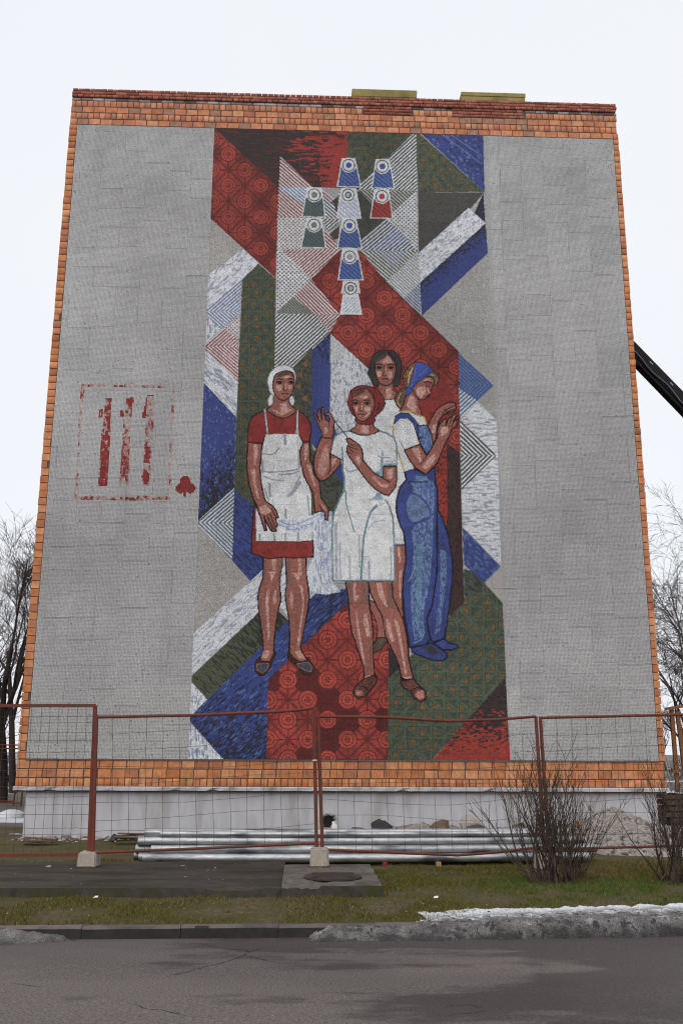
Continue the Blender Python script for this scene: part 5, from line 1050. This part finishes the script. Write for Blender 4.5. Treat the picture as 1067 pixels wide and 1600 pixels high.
# ---------------------------------------------------------------- grass
rg = np.random.default_rng(3)
def blades(n, x0, x1, y0, y1, keep, h0, h1, col):
    x, y = rg.uniform(x0, x1, n), rg.uniform(y0, y1, n); k = keep(x, y); x, y = x[k], y[k]; n = len(x)
    dens = fbm(x*1.5, y*1.5, 71); k = rg.random(n) < np.clip((dens-.36)*4.2, .10, 1); x, y, dens = x[k], y[k], dens[k]; n = len(x)
    z = soil_h(x, y)-.004; h = rg.uniform(h0, h1, n)*(.6+.8*dens); a = rg.uniform(0, 6.28, n); w = rg.uniform(.0022, .0045, n); ln = rg.uniform(.2, 1.3, n)*h; b = rg.uniform(0, 6.28, n)
    V = np.empty((n, 3, 3), np.float32)
    V[:, 0] = np.stack([x+w*np.cos(a), y+w*np.sin(a), z], -1); V[:, 1] = np.stack([x-w*np.cos(a), y-w*np.sin(a), z], -1); V[:, 2] = np.stack([x+ln*np.cos(b), y+ln*np.sin(b), z+h], -1)
    return V, col(x, y, n)
def gcol(x, y, n):
    t = fbm(x*.9+5, y*.9, 73); green = np.array(lin((76, 84, 26))); mossy = np.array(lin((96, 88, 16))); straw = np.array(lin((122, 104, 68))); dk = np.array(lin((48, 52, 24)))
    lush = np.clip((x-.8)/1.2, 0, 1)*np.clip((-5.0-y)/1.0, 0, 1)
    q = rg.random(n); c = np.where((q < .42)[:, None], green, np.where((q < .72)[:, None], mossy, np.where((q < .80)[:, None], dk, straw)))
    dry = (rg.random(n) < np.clip((t-.50)*3.5+.12-.5*lush, 0, .75)); c = np.where(dry[:, None], straw*rg.uniform(.7, 1.05, (n, 1)), c)
    lg = (rg.random(n) < lush*.6); c = np.where(lg[:, None], np.array(lin((74, 98, 40))), c)
    return c*rg.uniform(.65, 1.2, (n, 1))
ok = lambda x, y: (y > KY(x)+.15) & ~((x < .17) & (y > -7.2) & (y < -4.4)) & ~((x > 3.4) & (y > -2.7))
ex = lambda x, y: y > KY(x)+.15
B1 = blades(240000, -6.0, 6.6, -8.6, -3.2, ok, .015, .05, gcol); B2 = blades(9000, -9, -1, -3.9, 1.5, lambda x, y: (fbm(x*1.2, y*1.2, 75) > .5) & ((y < -.1) | (x < -6.2)), .012, .035, gcol)
V = np.concatenate([B1[0], B2[0]]); Tn = np.concatenate([B1[1], B2[1]])
tag(link('grass', mesh_np('grass', V.reshape(-1, 3), np.arange(len(V)*3).reshape(-1, 3), Tn), mat_attr('grass_blades', .8, .2)), 'short worn winter grass on the strip between road and building', 'grass', kind='stuff')
M_pap = mat('litter_paper', lin((214, 212, 208)), None, 8, .8)
for (px, py, Y, lb) in ((681, 1401, -7.4, 'white paper scrap on the grass below the wood block'), (150, 1397, -7.35, 'white paper scrap on the grass by the path edge at left')):
    p = at(px, py, Y); m = MB(); m.add([(-.03, -.018, .0), (.022, -.02, .004), (.03, .018, .02), (-.02, .02, .014), (0, 0, .022)], [(0, 1, 4), (1, 2, 4), (2, 3, 4), (3, 0, 4)]); o = m.build('paper_scrap', M_pap); o.location = (p.x, Y, .02); tag(o, lb, 'litter')
# ---------------------------------------------------------------- bare shrubs and trees
M_bark = mat('shrub_bark', lin((54, 45, 39)), lin((78, 66, 57)), 20, .9)
M_trunk = mat('dark_bark', lin((44, 39, 37)), lin((62, 56, 52)), 8, .95, .5, 30)
M_twig = mat('twigs', lin((62, 55, 52)), lin((80, 72, 67)), 8, .95)
M_birch = mat('birch_bark', lin((88, 84, 82)), lin((120, 116, 112)), 6, .9, .3, 30, lin((58, 54, 52)), 3, (.5, .6))
def shrub(label, x, y, seed, n, hmax, lean, spread):
    r = random.Random(seed); t = tag(empty('bare_shrub', (x, y, 0)), label, 'shrub', 'bare shrubs on the lawn'); st, tw = MB(), MB()
    for i in range(n):
        a = r.uniform(0, 6.28); rad = spread*.22*math.sqrt(r.random()); bx, by = rad*math.cos(a)*1.3, rad*math.sin(a)
        out = r.gauss(lean, .30); dy = r.gauss(0, .25); h = hmax*r.uniform(.55, 1.0)*(1-.12*abs(out)); k = 9; pts, rs = [], []
        cu = r.uniform(.3, .9); wob = r.uniform(0, 6)
        r0 = r.uniform(.007, .017)
        for j in range(k):
            s = j/(k-1); pts.append((bx+out*spread*(s**cu if cu > .5 else s)*.9+.018*math.sin(wob+s*7), by+dy*spread*s, h*s**(1.0+.1*abs(out))-.02)); rs.append(r0*(1-s*.85))
        st.tube(pts, rs, 5, False)
        for q in range(r.randint(8, 15)):
            j = r.randint(2, k-2); p = Vector(pts[j]).lerp(Vector(pts[j+1]), r.random()); d = (Vector(pts[j+1])-Vector(pts[j])).normalized(); L = h*r.uniform(.08, .28)
            s = r.choice((-1, 1)); d2 = (d+Vector((s*r.uniform(.25, .6), r.uniform(-.4, .4), r.uniform(-.05, .15)))).normalized()
            m1 = p+d2*L*.5+Vector((0, 0, .01)); e_ = m1+(d2+Vector((0, 0, .25))).normalized()*L*.5; tw.tube([p, m1, e_], [.0042, .003, .0016], 3, False)
            if r.random() < .6:
                d3 = (d2+Vector((r.uniform(-.6, .6), r.uniform(-.4, .4), .1))).normalized(); tw.tube([m1, m1+d3*L*.4], [.0028, .0014], 3, False)
    tag(st.build('stems', M_bark, t), kind='stuff'); tag(tw.build('twigs', M_bark, t), kind='stuff'); return t
shrub('larger bare twiggy shrub in front of the third concrete foot', at(862, 1375, -5.9).x, -5.95, 3, 52, 1.74, -.12, 1.08)
shrub_b = at(1058, 1378, -5.9)
shrub('bare twiggy shrub cut by the right edge of the picture', shrub_b.x, -5.95, 8, 38, 1.58, -.05, 1.15)
t = tag(empty('low_shrub', (at(925, 1375, -5.8).x-.25, -5.75, 0)), 'thin low shoots leaning right beside the larger bare shrub', 'shrub', 'bare shrubs on the lawn'); r = random.Random(21); st = MB()
for i in range(26):
    a = r.gauss(.32, .22); h = r.uniform(.7, 1.25); bx = r.uniform(-.15, .12); pts = [(bx+a*h*s*1.1+.015*math.sin(i+s*6), r.gauss(0, .05)+.1*s*r.uniform(-1, 1), h*s-.02) for s in (0, .2, .4, .6, .8, 1)]
    st.tube(pts, [.007, .006, .005, .004, .003, .002], 4, False)
    for q in range(7):
        j = r.randint(1, 4); p = Vector(pts[j]); d = Vector((r.choice((-1, 1))*r.uniform(.3, .7), r.uniform(-.3, .3), 1)).normalized(); st.tube([p, p+d*r.uniform(.08, .28)], [.003, .0013], 3, False)
tag(st.build('stems', M_bark, t), kind='stuff')
def tree(name, label, x, y, H, seed, mt, spread=.55, droop=0., dens=1., lev=5, grp=None, r0=None, fork=.25):
    r = random.Random(seed); t = tag(empty(name, (x, y, -.05)), label, 'tree', grp); tr, tw = MB(), MB()
    def grow(p, d, L, rad, l):
        k = 4 if l < 3 else 3; pts, rs = [p], [rad]; q, dd = p.copy(), d.copy()
        for j in range(k):
            dd = (dd+Vector((r.gauss(0, .10), r.gauss(0, .10), (.06 if l < 3 else -droop*.5+.03)))).normalized(); q = q+dd*(L/k); pts.append(q.copy()); rs.append(rad*(1-.55*(j+1)/k))
        (tr if l < 2 else tw).tube(pts, rs, 7 if l == 0 else (5 if l < 2 else 3), False)
        if l >= lev: return
        n = max(2, int((5, 6, 6, 6, 5, 4)[min(l, 5)]*dens*r.uniform(.8, 1.2)))
        for i in range(n):
            s = r.uniform(fork if l == 0 else .2, 1.0); f = s*k; j = min(int(f), k-1); b = pts[j].lerp(pts[j+1], f-j)
            ax = Vector((r.gauss(0, 1), r.gauss(0, 1), r.gauss(.25, .5))).normalized(); dn = (dd*.75+ax*spread*(1 if l < 2 else 1.15)).normalized()
            dn.z -= droop*(l >= 2)*.4
            grow(b, dn.normalized(), L*r.uniform(.45, .68)*(1.0 if l else 1.05), max(rs[j]*.55, .006), l+1)
    grow(Vector((0, 0, 0)), Vector((r.gauss(0, .05), r.gauss(0, .05), 1)).normalized(), H*.58, r0 or H*.017, 0)
    tr.build('trunk', mt, t); tag(tw.build('crown', M_twig, t), kind='stuff'); return t
tree('bare_tree', 'dark bare tree nearest the left wall corner, slim leaning trunk', -10.6, 14, 9.2, 5, M_trunk, .62, 0, .97, 5, 'bare trees left of the building', .15, .18)
tree('bare_tree', 'dark bare tree cut by the left picture edge', -11.9, 16, 10.2, 9, M_trunk, .6, 0, .94, 5, 'bare trees left of the building', .14, .2)
tree('bare_tree', 'slim dark bare tree farther back between the left trees', -12.6, 22, 10.0, 14, M_trunk, .55, 0, .9, 5, 'bare trees left of the building', .16, .2)
tree('birch_tree', 'tall thin birch right of the building with drooping fine twigs', 14.6, 20, 11.6, 17, M_birch, .42, .28, .98, 5, 'birches right of the building', .13, .2)
tree('birch_tree', 'denser birch at the right picture edge behind the wooden trestle', 16.3, 22, 10.2, 23, M_birch, .5, .4, 1.0, 5, 'birches right of the building', .15, .15)
tree('bare_tree', 'low dark bare tree right behind the wooden trestle', 13.6, 17, 5.6, 29, M_trunk, .6, .1, .9, 5, 'birches right of the building', .12, .1)
far0 = tree('far_tree', 'x', 0, 0, 9, 41, M_trunk, .6, 0, .8, 4, None, .2, .15); FV, FF, nF = [], [], 0
for ch in list(far0.children):
    me = ch.data; v = np.empty(len(me.vertices)*3, np.float32); me.vertices.foreach_get('co', v); v = v.reshape(-1, 3)
    f = np.array([list(p.vertices) for p in me.polygons], np.int32); rr_ = random.Random(6)
    for i in range(18):
        x0 = (-40+i*2.6 if i < 9 else 24+(i-9)*2.8)+rr_.uniform(-1, 1); y0_ = rr_.uniform(58, 85); a = rr_.uniform(0, 6.28); sc = rr_.uniform(.6, 1.15)
        w = np.stack([x0+sc*(v[:, 0]*math.cos(a)-v[:, 1]*math.sin(a)), y0_+sc*(v[:, 0]*math.sin(a)+v[:, 1]*math.cos(a)), v[:, 2]*sc-.05], -1)
        FV.append(w); FF.append(f+nF); nF += len(w)
    bpy.data.objects.remove(ch)
bpy.data.objects.remove(far0)
tag(link('far_wood', mesh_np('far_wood', np.concatenate(FV), np.concatenate(FF)), M_twig), 'far-off bare wood along the horizon behind the building', 'wood', kind='stuff')
# ---------------------------------------------------------------- things beside and behind the building
fp = at(21, 1257, 12.5); fence('far rusty fence panel standing left behind the building corner', None, ((fp.x, 12.5, 0), (fp.x+.08, 12.5, 1.85)), [(fp.x-3.2, 12.5, 1.85), (fp.x+.08, 12.5, 1.83)], [(fp.x-3.2, 12.5, .15), (fp.x, 12.5, .12)], .3, False, .02, 31)
fp = at(33, 1259, 11.8); fence('second far rusty fence panel nearer the building corner at left', ((fp.x-3.1, 11.2, 0), (fp.x-3.1, 11.2, 1.8)), ((fp.x, 11.8, 0), (fp.x, 11.8, 1.02)), [(fp.x-3.1, 11.2, 1.72), (fp.x-.1, 11.8, 1.72)], [(fp.x-3.1, 11.2, .2), (fp.x, 11.8, .1)], .3, False, .02, 32, org=(fp.x, 11.8, 0))
# parked car
cp = at(6, 1218, 37); car = tag(empty('parked_car', (cp.x-.1, 37, 0)), 'silver car parked behind the trees at the left edge', 'car')
M_sil = mat('silver_paint', lin((176, 178, 184)), lin((190, 192, 198)), 2, .35, metal=.3); M_gl = mat('car_glass', lin((70, 76, 86)), None, 2, .1, spec=.6); M_blk2 = mat('black_rubber', lin((34, 34, 36)), None, 5, .8); M_lamp = mat('lamp_glass', lin((226, 228, 232)), None, 5, .15)
m = MB(); prof = [(-2.1, .35), (-2.15, .62), (-2.05, .82), (-1.2, .98), (-.55, 1.45), (1.3, 1.48), (1.95, 1.0), (2.1, .9), (2.12, .38)]
vs_ = [(s*.88*(1 if z < 1.0 else .82), y, z) for s in (-1, 1) for y, z in prof]; k = len(prof)
m.add(vs_, [tuple(range(k)), tuple(range(2*k-1, k-1, -1))]+[(i, k+i, k+(i+1) % k, (i+1) % k) for i in range(k)]); m.build('body', M_sil, car, False, .04)
m = MB(); m.add([(-.66, -1.17, 1.0), (.66, -1.17, 1.0), (.6, -.62, 1.41), (-.6, -.62, 1.41)], [(0, 1, 2, 3)]); m.v = [(x, y-.02, z+.02) for x, y, z in m.v]; m.build('windscreen', M_gl, car)
for s in (-1, 1):
    m = MB(); m.box(s*.62-.17, s*.62+.17, -2.17, -2.05, .66, .80); m.build('headlight', M_lamp, car, False, .02)
    for y in (-1.35, 1.35):
        m = MB(); m.tube([(s*.72, y, .32), (s*.9, y, .32)], .32, 20); w = m.build('wheel', M_blk2, car); m = MB(); m.tube([(s*.74, y, .32), (s*.912, y, .32)], .19, 14); m.build('rim', M_sil, w)
m = MB(); m.box(-.42, .42, -2.175, -2.1, .62, .74); m.build('grille', M_blk2, car); m = MB(); m.box(-.75, .75, -2.165, -2.05, .38, .54); m.build('bumper', M_blk2, car, False, .02)
# timber frame and lumber at right
tf = tag(empty('wooden_trestle', (6.9, 1.2, 0)), 'raw orange timber trestle standing beside the right wall corner', 'trestle'); O = Vector((6.9, 1.2, 0))
M_wood2 = mat('orange_timber', lin((146, 98, 62)), lin((124, 82, 54)), 7, .85, .3, 50)
for a, b, w, nm in ((at(1049, 1109, 1.2), Vector((6.96, 1.2, -.05)), .08, 'post'), (at(1058, 1112, 1.6), Vector((7.35, 1.6, -.05)), .08, 'post'), (at(1040, 1108, 1.15), at(1100, 1099, 1.15), .07, 'beam'), (at(1046, 1206, 1.1), at(1100, 1203, 1.1), .07, 'beam'), (Vector((8.2, 1.3, -.05)), Vector((8.2, 1.3, 2.7)), .08, 'post')):
    m = MB(); m.bar(Vector(a)-O, Vector(b)-O, w, w*.8); m.build(nm, M_wood2, tf)
lp = tag(empty('lumber_stack', (7.3, .9, 0)), 'stack of dark lumber boards with snow between, right of the plinth', 'lumber')
for i in range(7):
    for j in range(3):
        m = MB(); m.box(-.85, .9, -.11, .11, 0, .085); o = m.build('board', M_wood_d, lp, False, .006); o.location = (R.uniform(-.06, .1), -.3+j*.26+R.uniform(-.02, .02), .08+i*.115); o.rotation_euler.z = R.uniform(-.03, .03)
m = MB(); [m.box(x, x+.1, -.45, .45, .0, .08) for x in (-.6, .1, .6)]; m.build('bearer', M_wood_d, lp)
V, Fq = field(np.linspace(-.8, .85, 24), np.linspace(-.42, .36, 14), lambda X, Y: .885+.07*np.clip(fbm(X*3, Y*3, 81)*2-.5, 0, 1)-.02); link('snow_cover', mesh_np('snow_cover', V, Fq, np.tile(lin((222, 224, 228)), (len(Fq), 1)), True), M_snow, lp)
# lift boom
M_boom = mat('black_boom_paint', lin((17, 16, 19)), lin((25, 23, 27)), 3, .6, spec=.2); M_yel = mat('yellow_paint', lin((150, 122, 48)), None, 5, .6)
bt = Vector((6.75, 2.2, 0)); a0, a1 = at(1003, 563, 2.2), at(1067, 629, 2.2); d = (a1-a0).normalized()
ba = a0-d*.75; bl = (ba.z-1.5)/-d.z; bb_ = ba+d*bl; boom = tag(empty('boom_lift', (bb_.x, 2.2, 0)), 'black lift boom reaching up beside the right wall edge', 'boom lift'); O = Vector((bb_.x, 2.2, 0))
nn = Vector((-d.z, 0, d.x)); nn = nn if nn.z > 0 else -nn
m = MB(); m.bar(ba-O+d*.1, bb_-O, .3, .27, nn); m.build('boom_arm', M_boom, boom, False, .03)
m = MB(); m.bar(ba-O+nn*.15+d*.7, bb_-O+nn*.15, .1, .04, nn); m.bar(ba-O-nn*.17+d*.25, bb_-O-nn*.17, .24, .08, nn); m.build('boom_rail', M_boom, boom)
m = MB(); m.tube([ba-O-nn*.09+d*(.3+.22*i)+Vector((0, -.17, 0))+nn*(.03*math.sin(i*1.3)) for i in range(14)], .018, 6); m.build('hydraulic_hose', mat('hose', lin((96, 96, 100)), None, 5, .4), boom)
m = MB(); m.bar(ba-O-d*.02, ba-O+d*.16, .26, .26, nn); m.build('boom_head', M_yel, boom, False, .02)
for k in (.95, 1.65, 2.3):
    m = MB(); c = ba-O+d*k+nn*.04+Vector((0, -.155, 0)); m.bar(c-d*.05, c+d*.05, .012, .03, nn); m.build('rivet_plate', mat('plate', lin((140, 140, 142)), None, 5, .4), boom)
m = MB(); m.box(-.7, .9, -.6, .6, .9, 1.7); m.build('turret', M_boom, boom, False, .05)
m = MB(); m.box(-1.6, 1.8, -1.0, 1.0, .5, .95); m.build('chassis', M_yel, boom, False, .05)
for x in (-1.1, 1.3):
    for y in (-1.05, 1.05):
        m = MB(); m.tube([(x, y-.15, .45), (x, y+.15, .45)], .45, 20); w = m.build('wheel', M_blk2, boom)
# insulation boards on the roof edge
M_wool = mat('mineral_wool', lin((132, 120, 72)), lin((152, 138, 88)), 6, .95, .7, 50, lin((112, 102, 64)), 2, (.5, .7))
for (x0, x1, lb) in ((.13, 1.68, 'left stack of yellow insulation boards on the roof edge'), (2.72, 4.27, 'right stack of yellow insulation boards on the roof edge')):
    s = tag(empty('insulation_stack', ((x0+x1)/2, .7, 16.40)), lb, 'insulation', 'insulation boards on the roof'); w = (x1-x0)/2
    for i in range(5):
        m = MB(); n = 12; z0_, z1_ = i*.106, i*.106+.103; pts = []
        m.box(-w+R.uniform(0, .015), w-R.uniform(0, .015), -.34+R.uniform(-.01, .01), .5, z0_, z1_); m.build('insulation_board', M_wool, s, False, .008)
